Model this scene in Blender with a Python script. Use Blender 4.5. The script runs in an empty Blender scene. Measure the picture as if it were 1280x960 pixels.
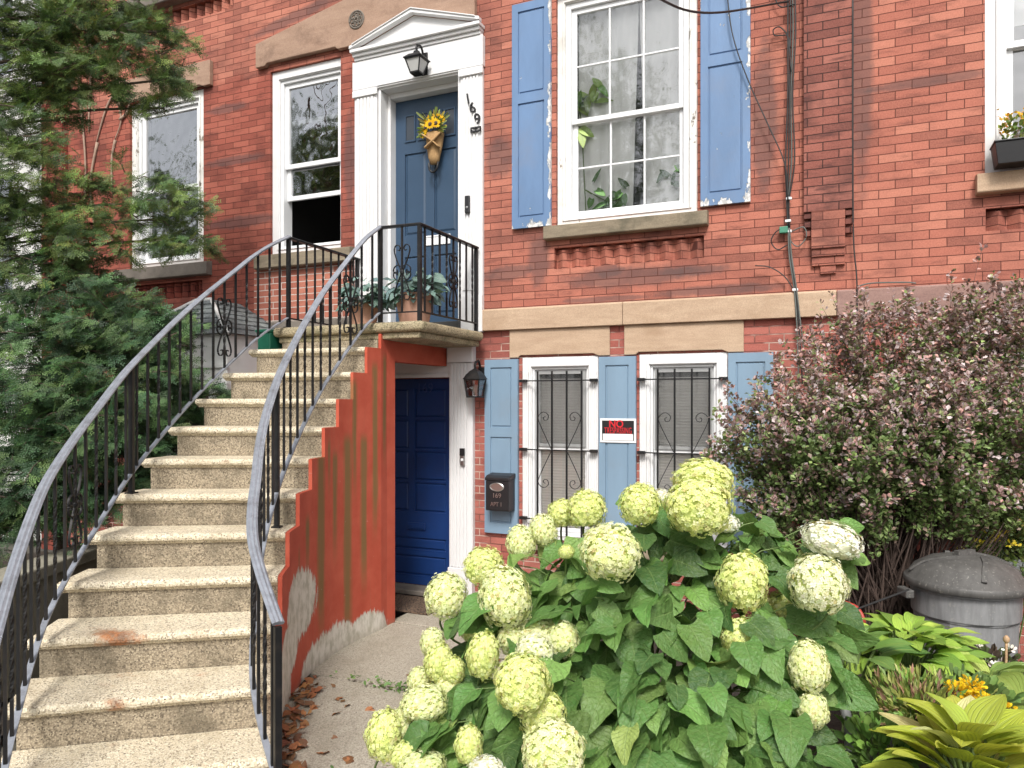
import bpy, math, random
import numpy as np
from mathutils import Vector, Matrix

random.seed(7)
rng = np.random.default_rng(11)
SC = bpy.context.scene
COL = SC.collection
PI = math.pi

# ------------------------------------------------------------------ camera geometry
FPX, HOR, YAW, DIST, EYE = 940.0, 503.0, math.radians(24), 6.45, 1.88
CA, SA = math.cos(YAW), math.sin(YAW)


def ray(px, py):
    t = (px - 640) / FPX
    return np.array([t * CA - SA, t * SA + CA, (HOR - py) / FPX])


def at(px, py, Y=0.0):
    """world point on the plane y = Y"""
    d = ray(px, py)
    return np.array([0, -DIST, EYE]) + (Y + DIST) / d[1] * d


def far(px, py, w):
    """world point at distance w ahead"""
    return np.array([0, -DIST, EYE]) + w * ray(px, py)


# ------------------------------------------------------------------ materials
MAT = {}


class NB:
    def __init__(s, name):
        s.m = bpy.data.materials.new(name)
        s.m.use_nodes = True
        s.nt = s.m.node_tree
        s.nt.nodes.clear()
        s.out = s.n('ShaderNodeOutputMaterial')
        s.p = s.n('ShaderNodeBsdfPrincipled')
        s.l(s.p.outputs[0], s.out.inputs[0])
        MAT[name] = s.m

    def n(s, t, **kw):
        nd = s.nt.nodes.new(t)
        for k, v in kw.items():
            setattr(nd, k, v)
        return nd

    def l(s, a, b):
        s.nt.links.new(a, b)

    def put(s, sock, v):
        if v is None:
            return
        if isinstance(v, bpy.types.NodeSocket):
            s.l(v, sock)
        elif isinstance(v, (tuple, list)) and len(v) == 3 and sock.type == 'RGBA':
            sock.default_value = (*v, 1)
        else:
            sock.default_value = v

    def pos(s):
        return s.n('ShaderNodeNewGeometry').outputs['Position']

    def mapv(s, v, scale=(1, 1, 1), loc=(0, 0, 0), rot=(0, 0, 0)):
        nd = s.n('ShaderNodeMapping')
        s.l(v, nd.inputs[0])
        nd.inputs['Scale'].default_value = scale
        nd.inputs['Location'].default_value = loc
        nd.inputs['Rotation'].default_value = rot
        return nd.outputs[0]

    def noise(s, v, scale, detail=4, rough=.55, dist=0, col=False):
        nd = s.n('ShaderNodeTexNoise')
        s.l(v, nd.inputs['Vector'])
        nd.inputs['Scale'].default_value = scale
        nd.inputs['Detail'].default_value = detail
        nd.inputs['Roughness'].default_value = rough
        nd.inputs['Distortion'].default_value = dist
        return nd.outputs[1 if col else 0]

    def voro(s, v, scale, feature='F1', out='Distance'):
        nd = s.n('ShaderNodeTexVoronoi', feature=feature)
        s.l(v, nd.inputs['Vector'])
        nd.inputs['Scale'].default_value = scale
        return nd.outputs[out]

    def ramp(s, f, stops, interp='LINEAR'):
        nd = s.n('ShaderNodeValToRGB')
        cr = nd.color_ramp
        cr.interpolation = interp
        while len(cr.elements) < len(stops):
            cr.elements.new(.5)
        for e, (p, c) in zip(cr.elements, stops):
            e.position = p
            e.color = (*c, 1) if isinstance(c, (tuple, list)) else (c, c, c, 1)
        s.put(nd.inputs[0], f)
        return nd.outputs[0]

    def mix(s, f, a, b, mode='MIX'):
        nd = s.n('ShaderNodeMix', data_type='RGBA', blend_type=mode)
        s.put(nd.inputs[0], f)
        s.put(nd.inputs[6], a)
        s.put(nd.inputs[7], b)
        return nd.outputs[2]

    def math(s, op, a, b=None, c=None):
        nd = s.n('ShaderNodeMath', operation=op)
        s.put(nd.inputs[0], a)
        s.put(nd.inputs[1], b)
        s.put(nd.inputs[2], c)
        return nd.outputs[0]

    def step(s, v, lo, hi):
        nd = s.n('ShaderNodeMapRange', interpolation_type='SMOOTHSTEP')
        s.put(nd.inputs[0], v)
        nd.inputs[1].default_value = lo
        nd.inputs[2].default_value = hi
        return nd.outputs[0]

    def bump(s, h, dist, strength=1.0, normal=None):
        nd = s.n('ShaderNodeBump')
        nd.inputs['Strength'].default_value = strength
        nd.inputs['Distance'].default_value = dist
        s.l(h, nd.inputs['Height'])
        if normal is not None:
            s.l(normal, nd.inputs['Normal'])
        return nd.outputs[0]

    def set(s, base=None, rough=None, normal=None, metal=None, spec=None, sub=None):
        s.put(s.p.inputs['Base Color'], base)
        s.put(s.p.inputs['Roughness'], rough)
        if normal is not None:
            s.l(normal, s.p.inputs['Normal'])
        s.put(s.p.inputs['Metallic'], metal)
        s.put(s.p.inputs['Specular IOR Level'], spec)
        return s.m


def painted(name, col, rough=.5, var=.12, scale=6, grime=None, gamt=.3, bump=.0006, peel=None, peel_lo=.66, edge=False, metal=0, spec=.5, stretch=(1, 1, 1)):
    b = NB(name)
    p = b.mapv(b.pos(), stretch)
    n1 = b.noise(p, scale, 5, .6)
    c = b.mix(b.ramp(n1, [(.3, 0.), (.7, 1.)]), tuple(x * (1 - var) for x in col), tuple(min(1, x * (1 + var)) for x in col))
    if grime:
        n2 = b.noise(b.pos(), scale * .35, 6, .65)
        c = b.mix(b.math('MULTIPLY', b.step(n2, .48, .72), gamt), c, grime)
    h = b.noise(p, 60, 4)
    r = rough
    if peel:
        pn = b.noise(b.mapv(b.pos(), (1, 1, .45)), 9, 8, .72)
        if edge:
            g = b.n('ShaderNodeSeparateXYZ')
            b.l(b.n('ShaderNodeTexCoord').outputs['Generated'], g.inputs[0])
            e = b.math('ADD', b.step(g.outputs[0], .84, .99), b.math('MULTIPLY', b.step(g.outputs[2], .05, .0), .8))
            e = b.math('ADD', e, b.math('MULTIPLY', b.step(g.outputs[0], .06, .0), .5))
            pn = b.math('ADD', pn, b.math('MULTIPLY', e, .17))
        mk = b.step(pn, peel_lo, peel_lo + .015)
        c = b.mix(mk, c, b.mix(b.step(b.noise(b.pos(), 22, 4), .45, .6), peel, tuple(x * .6 for x in peel)))
        h = b.math('SUBTRACT', h, b.math('MULTIPLY', mk, 2.0))
    b.set(c, r, b.bump(h, bump), metal, spec)
    return b.m


def brick_mat(name, cols, mortar, soot=.55, mort2=None, mm=.0042, loc=(0, 0, 0), stains=(), deep=None):
    b = NB(name)
    P = b.pos()
    sx = b.n('ShaderNodeSeparateXYZ')
    b.l(P, sx.inputs[0])
    cx = b.n('ShaderNodeCombineXYZ')
    b.put(cx.inputs[0], b.math('ADD', sx.outputs[0], sx.outputs[1]))
    b.put(cx.inputs[1], sx.outputs[2])
    v0 = cx.outputs[0]
    wob = b.n('ShaderNodeVectorMath', operation='MULTIPLY_ADD')
    b.l(b.noise(v0, 5.0, 2, col=True), wob.inputs[0])
    wob.inputs[1].default_value = (.010, .007, 0)
    b.l(b.mapv(v0, loc=loc), wob.inputs[2])
    v = wob.outputs[0]
    bt = b.n('ShaderNodeTexBrick', offset=.5)
    b.l(v, bt.inputs['Vector'])
    for k, val in (('Scale', 1), ('Mortar Size', mm), ('Mortar Smooth', .25), ('Bias', 0), ('Brick Width', .229), ('Row Height', .0677)):
        bt.inputs[k].default_value = val
    bt.inputs['Color1'].default_value = (0, 0, 0, 1)
    bt.inputs['Color2'].default_value = (1, 1, 1, 1)
    fac = bt.outputs['Fac']
    tint = bt.outputs['Color']
    bc = b.ramp(tint, [(0, cols[0]), (.22, cols[1]), (.55, cols[2]), (.8, cols[3]), (1, cols[2])])
    fine = b.noise(P, 95, 5, .7)
    bc = b.mix(.42, bc, b.ramp(fine, [(.3, tuple(.62 * x for x in cols[1])), (.7, tuple(1.15 * x for x in cols[3]))]))
    wthr = b.noise(P, 1.1, 6, .62, .3)
    bc = b.mix(b.math('MULTIPLY', b.step(wthr, .45, .72), soot), bc, (.085, .038, .034))
    # soot that clings to single bricks
    so = b.noise(b.mapv(P, (1.2, 1.2, 5.5)), 2.3, 5, .7)
    bc = b.mix(b.math('MULTIPLY', b.step(so, .49, .72), soot * .85), bc, (.072, .034, .032))
    if deep:
        # older, deeper red brickwork below a ragged line
        zz = b.math('ADD', sx.outputs[2], b.math('MULTIPLY_ADD', b.noise(P, 1.6, 5, .65), 1.2, -.6))
        xx = b.math('ADD', sx.outputs[0], b.math('MULTIPLY_ADD', b.noise(P, 1.1, 3), 1.0, -.5))
        mk = b.math('MULTIPLY', b.step(zz, deep[1] + .15, deep[1] - .15), b.step(xx, deep[0] + .5, deep[0] - .5))
        bc = b.mix(b.math('MULTIPLY', mk, .75), bc, b.mix(1.0, bc, (.70, .50, .50), 'MULTIPLY'))
    for (X_, Z_, L_, W_, ang) in stains:
        q = b.mapv(P, (1, 1, 1), (-X_, 0, -Z_))
        q = b.mapv(q, (1, 1, 1), (0, 0, 0), (0, ang, 0))
        q = b.mapv(q, (1 / L_, 0, 1 / W_))
        ln = b.n('ShaderNodeVectorMath', operation='LENGTH')
        b.l(q, ln.inputs[0])
        mk = b.step(b.math('ADD', ln.outputs['Value'], b.math('MULTIPLY', b.noise(P, 9, 6, .7), 1.1)), 1.65, 1.1)
        bc = b.mix(b.math('MULTIPLY', mk, .62), bc, (.10, .07, .068))
    sp = b.noise(P, 33, 3, .6)
    bc = b.mix(b.math('MULTIPLY', b.step(sp, .70, .76), .45), bc, (.5, .33, .27))
    mc = mortar
    if mort2:
        mc = b.mix(b.step(b.noise(P, 2.2, 4), .42, .55), mortar, mort2)
    c = b.mix(fac, bc, mc)
    hh = b.math('ADD', b.math('MULTIPLY', fac, -1.0), b.math('MULTIPLY', fine, .35))
    hh = b.math('ADD', hh, b.math('MULTIPLY', tint, .25))
    b.set(c, .88, b.bump(hh, .006, .9), spec=.25)
    return b.m


def stone(name, c1, c2, scale=3, bump=.002, streak=(1, 1, 4), dark=None, damt=.5):
    b = NB(name)
    P = b.pos()
    n = b.noise(b.mapv(P, streak), scale, 7, .62, .4)
    c = b.mix(b.ramp(n, [(.32, 0.), (.68, 1.)]), c1, c2)
    g = b.noise(P, 120, 3, .7)
    c = b.mix(.18, c, b.ramp(g, [(.35, 0.1), (.65, .8)]), 'OVERLAY')
    if dark:
        c = b.mix(b.math('MULTIPLY', b.step(b.noise(P, 2.4, 6, .66), .5, .68), damt), c, dark)
    b.set(c, .85, b.bump(b.math('ADD', n, b.math('MULTIPLY', g, .5)), bump), spec=.25)
    return b.m


def aggregate(name, c1, c2, dark, moss=None, rust=None, dirt=0.0, dirtcol=(.1, .085, .06)):
    b = NB(name)
    P = b.pos()
    cell = b.voro(P, 125, out='Color')
    sep = b.n('ShaderNodeSeparateColor')
    b.l(cell, sep.inputs[0])
    cd = b.voro(P, 125)
    c = b.mix(b.ramp(sep.outputs[0], [(.1, 0.), (.9, 1.)]), c1, c2)
    c = b.mix(b.math('MULTIPLY', b.math('GREATER_THAN', sep.outputs[1], .86), .75), c, dark)
    c = b.mix(b.math('MULTIPLY', b.step(cd, .45, .75), .35), c, tuple(x * .55 for x in c1))
    pits = b.voro(b.mapv(P, loc=(3, 1, 2)), 27)
    c = b.mix(b.step(pits, .13, .08), c, (.10, .08, .06))
    big = b.noise(P, 3.2, 6, .65)
    c = b.mix(b.math('MULTIPLY', b.step(big, .42, .7), .38 + dirt), c, dirtcol)
    if moss:
        c = b.mix(b.math('MULTIPLY', b.step(b.noise(P, 4.5, 6, .7), .5, .66), .6), c, moss)
    if rust:
        for (x, y, z, sx_, sy_, a) in rust:
            d = b.mapv(P, (1 / sx_, 1 / sy_, 4), (-x / sx_, -y / sy_, -4 * z))
            ln = b.n('ShaderNodeVectorMath', operation='LENGTH')
            b.l(d, ln.inputs[0])
            nn = b.noise(P, 14, 6, .7)
            mk = b.step(b.math('ADD', ln.outputs['Value'], b.math('MULTIPLY', nn, 1.35)), 1.75, .85)
            c = b.mix(b.math('MULTIPLY', mk, a), c, b.ramp(nn, [(.4, (.40, .13, .03)), (.62, (.12, .045, .022))]))
    b.set(c, .86, b.bump(b.math('SUBTRACT', cd, b.math('MULTIPLY', b.step(pits, .13, .08), 1.2)), .004, .8), spec=.3)
    return b.m


def leafmat(name, vein=None, gloss=.42, trans=.25, parallel=False, spec=.4, tint=(1, 1, 1), noisy=.25, crumple=0):
    """colour from the point attribute 'col', veins from the uv map"""
    b = NB(name)
    a = b.n('ShaderNodeAttribute', attribute_name='col').outputs['Color']
    c = b.mix(b.math('MULTIPLY', b.ramp(b.noise(b.pos(), 40, 4), [(.35, 0.), (.7, 1.)]), noisy), a, b.mix(.5, a, (.30, .34, .10)))
    nrm = None
    if crumple:
        nrm = b.bump(b.noise(b.pos(), 55, 3), crumple, .8)
    if vein:
        uv = b.n('ShaderNodeUVMap', uv_map='uv').outputs[0]
        sx = b.n('ShaderNodeSeparateXYZ')
        b.l(uv, sx.inputs[0])
        s_ = b.math('ABSOLUTE', b.math('MULTIPLY_ADD', sx.outputs[0], 2.0, -1.0))
        if parallel:
            w = b.math('SINE', b.math('MULTIPLY', s_, 26.0))
            vv = b.step(w, .45, 1.0)
        else:
            w = b.math('SINE', b.math('MULTIPLY', b.math('SUBTRACT', sx.outputs[1], b.math('MULTIPLY', s_, .34)), 46.0))
            vv = b.step(w, .86, 1.0)
        mid = b.step(s_, .07, .02)
        vv = b.math('MAXIMUM', vv, mid)
        c = b.mix(b.math('MULTIPLY', vv, .42), c, vein)
        nrm = b.bump(b.math('MULTIPLY', vv, -1), .002, .8, nrm)
    b.set(c, gloss, nrm, spec=spec)
    if trans > 0:
        t = b.n('ShaderNodeBsdfTranslucent')
        b.put(t.inputs[0], b.mix(1.0, c, (1.0, 1.0, .62), 'MULTIPLY'))
        mx = b.n('ShaderNodeMixShader')
        mx.inputs[0].default_value = trans
        b.l(b.p.outputs[0], mx.inputs[1])
        b.l(t.outputs[0], mx.inputs[2])
        b.l(mx.outputs[0], b.out.inputs[0])
    return b.m


def glass(name, refl=.3, tint=(.9, .92, .92), wav=.0):
    b = NB(name)
    tr = b.n('ShaderNodeBsdfTransparent')
    b.put(tr.inputs[0], tint)
    gl = b.n('ShaderNodeBsdfGlossy')
    gl.inputs['Roughness'].default_value = .015
    b.put(gl.inputs[0], (.97, .98, 1.0))
    fr = b.n('ShaderNodeFresnel')
    fr.inputs[0].default_value = 1.5
    f = b.math('MINIMUM', b.math('MULTIPLY_ADD', fr.outputs[0], 1.0 - refl, refl), .95)
    if wav:
        nb = b.bump(b.noise(b.pos(), 2.6, 2), wav, 1)
        b.l(nb, gl.inputs['Normal'])
    mx = b.n('ShaderNodeMixShader')
    b.l(f, mx.inputs[0])
    b.l(tr.outputs[0], mx.inputs[1])
    b.l(gl.outputs[0], mx.inputs[2])
    b.l(mx.outputs[0], b.out.inputs[0])
    return b.m


BC = [(.195, .069, .053), (.335, .109, .079), (.445, .155, .109), (.53, .215, .15)]
STAINS = [(-1.75, 2.98, .75, .10, 0), (-2.6, 3.2, .12, .3, 0), (-.62, 4.2, .12, .7, 0), (-5.45, 6.03, .75, .075, .17), (-1.95, 3.05, .16, .07, 0), (-1.2, 3.0, .35, .05, 0), (.55, 4.3, .5, .05, 0), (-.95, 2.82, .6, .05, 0), (-3.0, 4.2, .18, .22, 0), (-2.9, 3.1, .3, .08, 0), (-2.0, 2.80, .5, .03, 0), (.1, 4.6, .10, 1.2, 0),
          (-6.3, 4.6, .5, .06, 0), (-6.4, 5.2, .35, .06, 0), (-6.2, 3.9, .6, .08, 0), (-4.72, 4.4, .08, .6, 0)]
brick_mat('brick', BC, (.105, .036, .028), .62, None, .0031, stains=STAINS, deep=(-4.2, 5.45))
brick_mat('brick_pale_joint', BC, (.62, .53, .48), .35, None, .0052)
BL = [(.24, .07, .055), (.33, .095, .075), (.39, .12, .095), (.46, .165, .13)]
brick_mat('brick_basement', BL, (.20, .075, .06), .5, (.50, .36, .30), .0055)
brick_mat('brick_sooty', [(.12, .046, .04), (.22, .074, .058), (.30, .105, .080), (.38, .15, .115)], (.05, .025, .022), .95, None, .004)
brick_mat('brick_dark_red', [(.12, .03, .025), (.20, .045, .033), (.25, .06, .042), (.30, .08, .055)], (.06, .02, .018), .6)
stone('stone_tan', (.41, .29, .20), (.51, .375, .265), 3, .002, (1, 1, 5), (.30, .19, .11), .35)
stone('stone_brown', (.30, .195, .14), (.39, .265, .195), 3, .003, (1, 1, 4), (.16, .10, .075), .6)
stone('stone_mauve', (.255, .155, .135), (.33, .21, .18), 3, .002, (1, 1, 5), (.16, .10, .09), .5)
stone('stone_sill', (.20, .165, .12), (.29, .24, .17), 5, .003, (1, 1, 6), (.09, .085, .06), .7)
stone('stone_grey', (.16, .14, .12), (.24, .21, .18), 4, .003, (1, 1, 1), (.07, .065, .055), .5)
RUST = [(*far(150, 782, 4.0)[:2], .64, .26, .10, .85), (*far(250, 790, 4.0)[:2], .64, .10, .08, .8), (*far(132, 806, 3.85)[:2], .62, .10, .05, .6),
        (*far(145, 852, 3.65)[:2], .43, .08, .05, .7), (*far(175, 730, 4.25)[:2], .85, .10, .05, .4), (*far(280, 560, 5.2)[:2], 1.5, .08, .05, .5)]
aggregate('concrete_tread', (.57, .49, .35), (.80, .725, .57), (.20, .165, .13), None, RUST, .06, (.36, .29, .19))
aggregate('concrete_riser', (.25, .205, .145), (.45, .38, .275), (.10, .08, .06), None, None, .34, (.105, .088, .062))  # darker than the treads: dirt plus the risers' shade put into the colour
aggregate('concrete_landing', (.32, .27, .17), (.50, .42, .28), (.09, .08, .05), (.10, .105, .05), None, .1)
aggregate('concrete_walk', (.34, .31, .25), (.45, .415, .34), (.24, .21, .17), None, None, .08, (.25, .225, .165))
stone('concrete_wall', (.22, .205, .16), (.33, .31, .25), 4, .003, (1, 1, .6), (.10, .10, .06), .6)
painted('white_paint', (.73, .73, .735), .45, .02, 8, (.62, .60, .56), .35, .0008)
painted('white_old_paint', (.74, .73, .70), .55, .05, 8, (.40, .38, .33), .5, .0015, (.30, .26, .21), .60)
painted('white_vinyl', (.75, .76, .77), .35, .01, 8, (.6, .6, .58), .15)
painted('white_plaster', (.62, .60, .56), .7, .05, 5)
painted('shutter_blue', (.125, .215, .375), .55, .10, 5, (.16, .21, .31), .6, .0012, (.70, .70, .69), .66, True, stretch=(1, 1, .3))
painted('shutter_pale_blue', (.19, .285, .385), .55, .08, 4, (.20, .25, .30), .6, .0008, stretch=(1, 1, .3))
painted('door_slate_blue', (.033, .066, .118), .38, .06, 4, (.03, .06, .10), .4)
painted('door_glass', (.045, .055, .07), .12, .05, 4)
painted('door_navy', (.008, .034, .140), .4, .06, 4, (.008, .02, .07), .5)
painted('black_iron', (.012, .012, .013), .45, .2, 20, (.045, .036, .03), .4, .0006, spec=.3)
painted('worn_iron', (.26, .28, .32), .42, .16, 30, (.12, .12, .13), .6, .0008, metal=.25)
painted('black_plastic', (.016, .016, .018), .4, .1, 8)
painted('dark_threshold', (.028, .028, .028), .6, .2, 8)
painted('silver', (.55, .54, .52), .3, .05, 8, metal=.9)
painted('brass_slot', (.55, .52, .44), .35, .1, 8, metal=.7)
painted('screen_grey', (.30, .305, .305), .6, .05, 4)
painted('terracotta', (.47, .265, .19), .8, .12, 6, (.55, .42, .34), .5, .001)
painted('burlap', (.40, .245, .11), .9, .2, 60, bump=.002)
painted('roof_slate', (.16, .18, .185), .7, .5, 22, (.32, .37, .34), .8, .004)
painted('vestibule_white', (.86, .86, .84), .5, .03, 6, (.55, .54, .50), .4, .001)
painted('brown_panel', (.07, .045, .03), .5, .1, 6)
painted('pale_wall', (.60, .60, .58), .7, .08, 3, (.40, .40, .38), .5)
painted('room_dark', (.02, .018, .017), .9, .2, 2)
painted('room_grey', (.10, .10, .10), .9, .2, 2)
painted('curtain', (.86, .86, .84), .9, .02, 4)
painted('green_box', (.01, .11, .065), .5, .05, 8)
painted('galvanised', (.26, .265, .265), .45, .2, 10, (.15, .15, .15), .6, metal=.2)
painted('red_hose', (.36, .045, .03), .5, .1, 8)
painted('bark', (.10, .075, .055), .9, .3, 30, bump=.006)
painted('vine', (.34, .24, .18), .9, .2, 30, bump=.003)
painted('twig', (.075, .05, .04), .9, .3, 40)
painted('green_stem', (.13, .19, .06), .6, .25, 30)
painted('cable_black', (.02, .02, .02), .5, .1, 8)
painted('cable_grey', (.11, .12, .11), .6, .2, 8)
painted('cable_green', (.05, .22, .14), .5, .1, 8)
painted('sign_white', (.80, .80, .80), .4, .01, 8)
painted('sign_black', (.012, .012, .013), .4, .05, 8)
painted('sign_red', (.62, .02, .03), .4, .04, 8)
painted('sign_pink', (.80, .20, .22), .4, .04, 8)
painted('soil', (.032, .024, .017), .95, .4, 12, (.06, .045, .03), .7, .02)
painted('ground_dirt', (.09, .08, .065), .95, .3, 2, (.05, .05, .035), .7, .01)
painted('asphalt', (.05, .05, .052), .9, .2, 4, (.08, .08, .08), .4, .004)
painted('dry_leaf', (.26, .10, .045), .8, .35, 18)
painted('bottle_lamp_glass', (.42, .42, .40), .25, .1, 15)
glass('glass_clear', .50, (.88, .90, .90), .022)
glass('glass_curtain', .14, (.92, .93, .93), .015)
glass('glass_low', .04, (.97, .97, .97))
glass('glass_lamp', .18, (.85, .86, .84))


def doormat_mat():
    b = NB('doormat_fibre')
    v = b.voro(b.pos(), 55)
    b.set(b.ramp(v, [(.25, (.02, .014, .01)), (.6, (.13, .085, .055))]), .95, b.bump(v, .01))


doormat_mat()


def blind_mat():
    b = NB('blind_slats')
    sx = b.n('ShaderNodeSeparateXYZ')
    b.l(b.pos(), sx.inputs[0])
    w = b.math('SINE', b.math('MULTIPLY', sx.outputs[2], 2 * PI / .026))
    c = b.mix(b.step(w, -.9, .2), (.78, .75, .70), (.88, .85, .80))
    b.set(c, .6, b.bump(w, .0015))


blind_mat()


def bin_mat(name, col):
    b = NB(name)
    P = b.pos()
    n = b.noise(b.mapv(P, (6, 6, 1.0)), 3, 6, .7)
    c = b.mix(b.ramp(n, [(.3, 0.), (.7, 1.)]), tuple(x * .7 for x in col), tuple(x * 1.3 for x in col))
    c = b.mix(b.math('MULTIPLY', b.step(b.noise(P, 60, 3), .60, .7), .35), c, (.35, .34, .30))
    b.set(c, .55, b.bump(n, .002))


bin_mat('bin_grey', (.205, .208, .212))
bin_mat('bin_lid', (.085, .082, .078))


def red_wall_mat(patches, streaks):
    b = NB('red_masonry_paint')
    uv = b.n('ShaderNodeUVMap', uv_map='uv').outputs[0]
    P = b.pos()
    n1 = b.noise(P, 5, 6, .6)
    c = b.mix(b.ramp(n1, [(.3, 0.), (.7, 1.)]), (.43, .072, .040), (.53, .112, .066))
    # brown run-off streaks hanging from the step corners
    su = b.n('ShaderNodeSeparateXYZ')
    b.l(uv, su.inputs[0])
    ragged = b.noise(b.mapv(uv, (30, 1.6, 1)), 1.0, 5, .65)
    for (u0, hw, v1, v0) in streaks:
        du = b.math('DIVIDE', b.math('ABSOLUTE', b.math('SUBTRACT', su.outputs[0], u0)), hw)
        du = b.math('ADD', du, b.math('MULTIPLY_ADD', ragged, 1.8, -.9))
        mk = b.math('MULTIPLY', b.step(du, 1.5, .35), b.math('MULTIPLY', b.step(su.outputs[1], v0, v0 + .5), b.step(su.outputs[1], v1 + .02, v1 - .1)))
        c = b.mix(b.math('MULTIPLY', mk, .92), c, (.20, .13, .05))
    st2 = b.noise(b.mapv(uv, (22, .5, 1), (4, 2, 0)), 1.6, 4, .6)
    c = b.mix(b.math('MULTIPLY', b.step(st2, .56, .72), .3), c, (.32, .13, .075))
    wear = b.noise(P, 26, 6, .7)
    sep = b.n('ShaderNodeSeparateXYZ')
    b.l(uv, sep.inputs[0])
    tot = None
    edge = b.noise(b.mapv(uv, (26, 7, 1)), 1.0, 6, .7)
    for (u, v, ru, rv, rot) in patches:
        q = b.mapv(uv, (1, 1, 1), (-u, -v, 0))
        q = b.mapv(q, (1 / ru, 1 / rv, 0), (0, 0, 0), (0, 0, 0))
        ln = b.n('ShaderNodeVectorMath', operation='LENGTH')
        b.l(q, ln.inputs[0])
        d = b.math('ADD', ln.outputs['Value'], b.math('MULTIPLY_ADD', edge, .9, -.45))
        mk = b.step(d, 1.06, .9)
        tot = mk if tot is None else b.math('MAXIMUM', tot, mk)
    pl = b.mix(b.step(b.noise(b.mapv(uv, (6, 3, 1)), 2.5, 5, .65), .4, .66), (.68, .65, .58), (.44, .42, .34))
    c = b.mix(tot, c, pl)
    foot = b.step(b.math('ADD', sep.outputs[1], b.math('MULTIPLY', edge, .12)), .13, .03)
    c = b.mix(b.math('MULTIPLY', foot, .5), c, (.30, .24, .17))
    chip = b.step(b.noise(b.mapv(uv, (1, .7, 1)), 13, 8, .75), .665, .685)
    c = b.mix(b.math('MULTIPLY', chip, .85), c, pl)
    h = b.math('ADD', b.math('MULTIPLY', wear, .6), b.math('MULTIPLY', tot, 1.2))
    b.set(c, .75, b.bump(h, .004), spec=.3)


# ------------------------------------------------------------------ mesh builder
WL = {}


def wl(o):
    return WL.get(o.name, Vector((0, 0, 0))) if o is not None else Vector((0, 0, 0))


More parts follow.
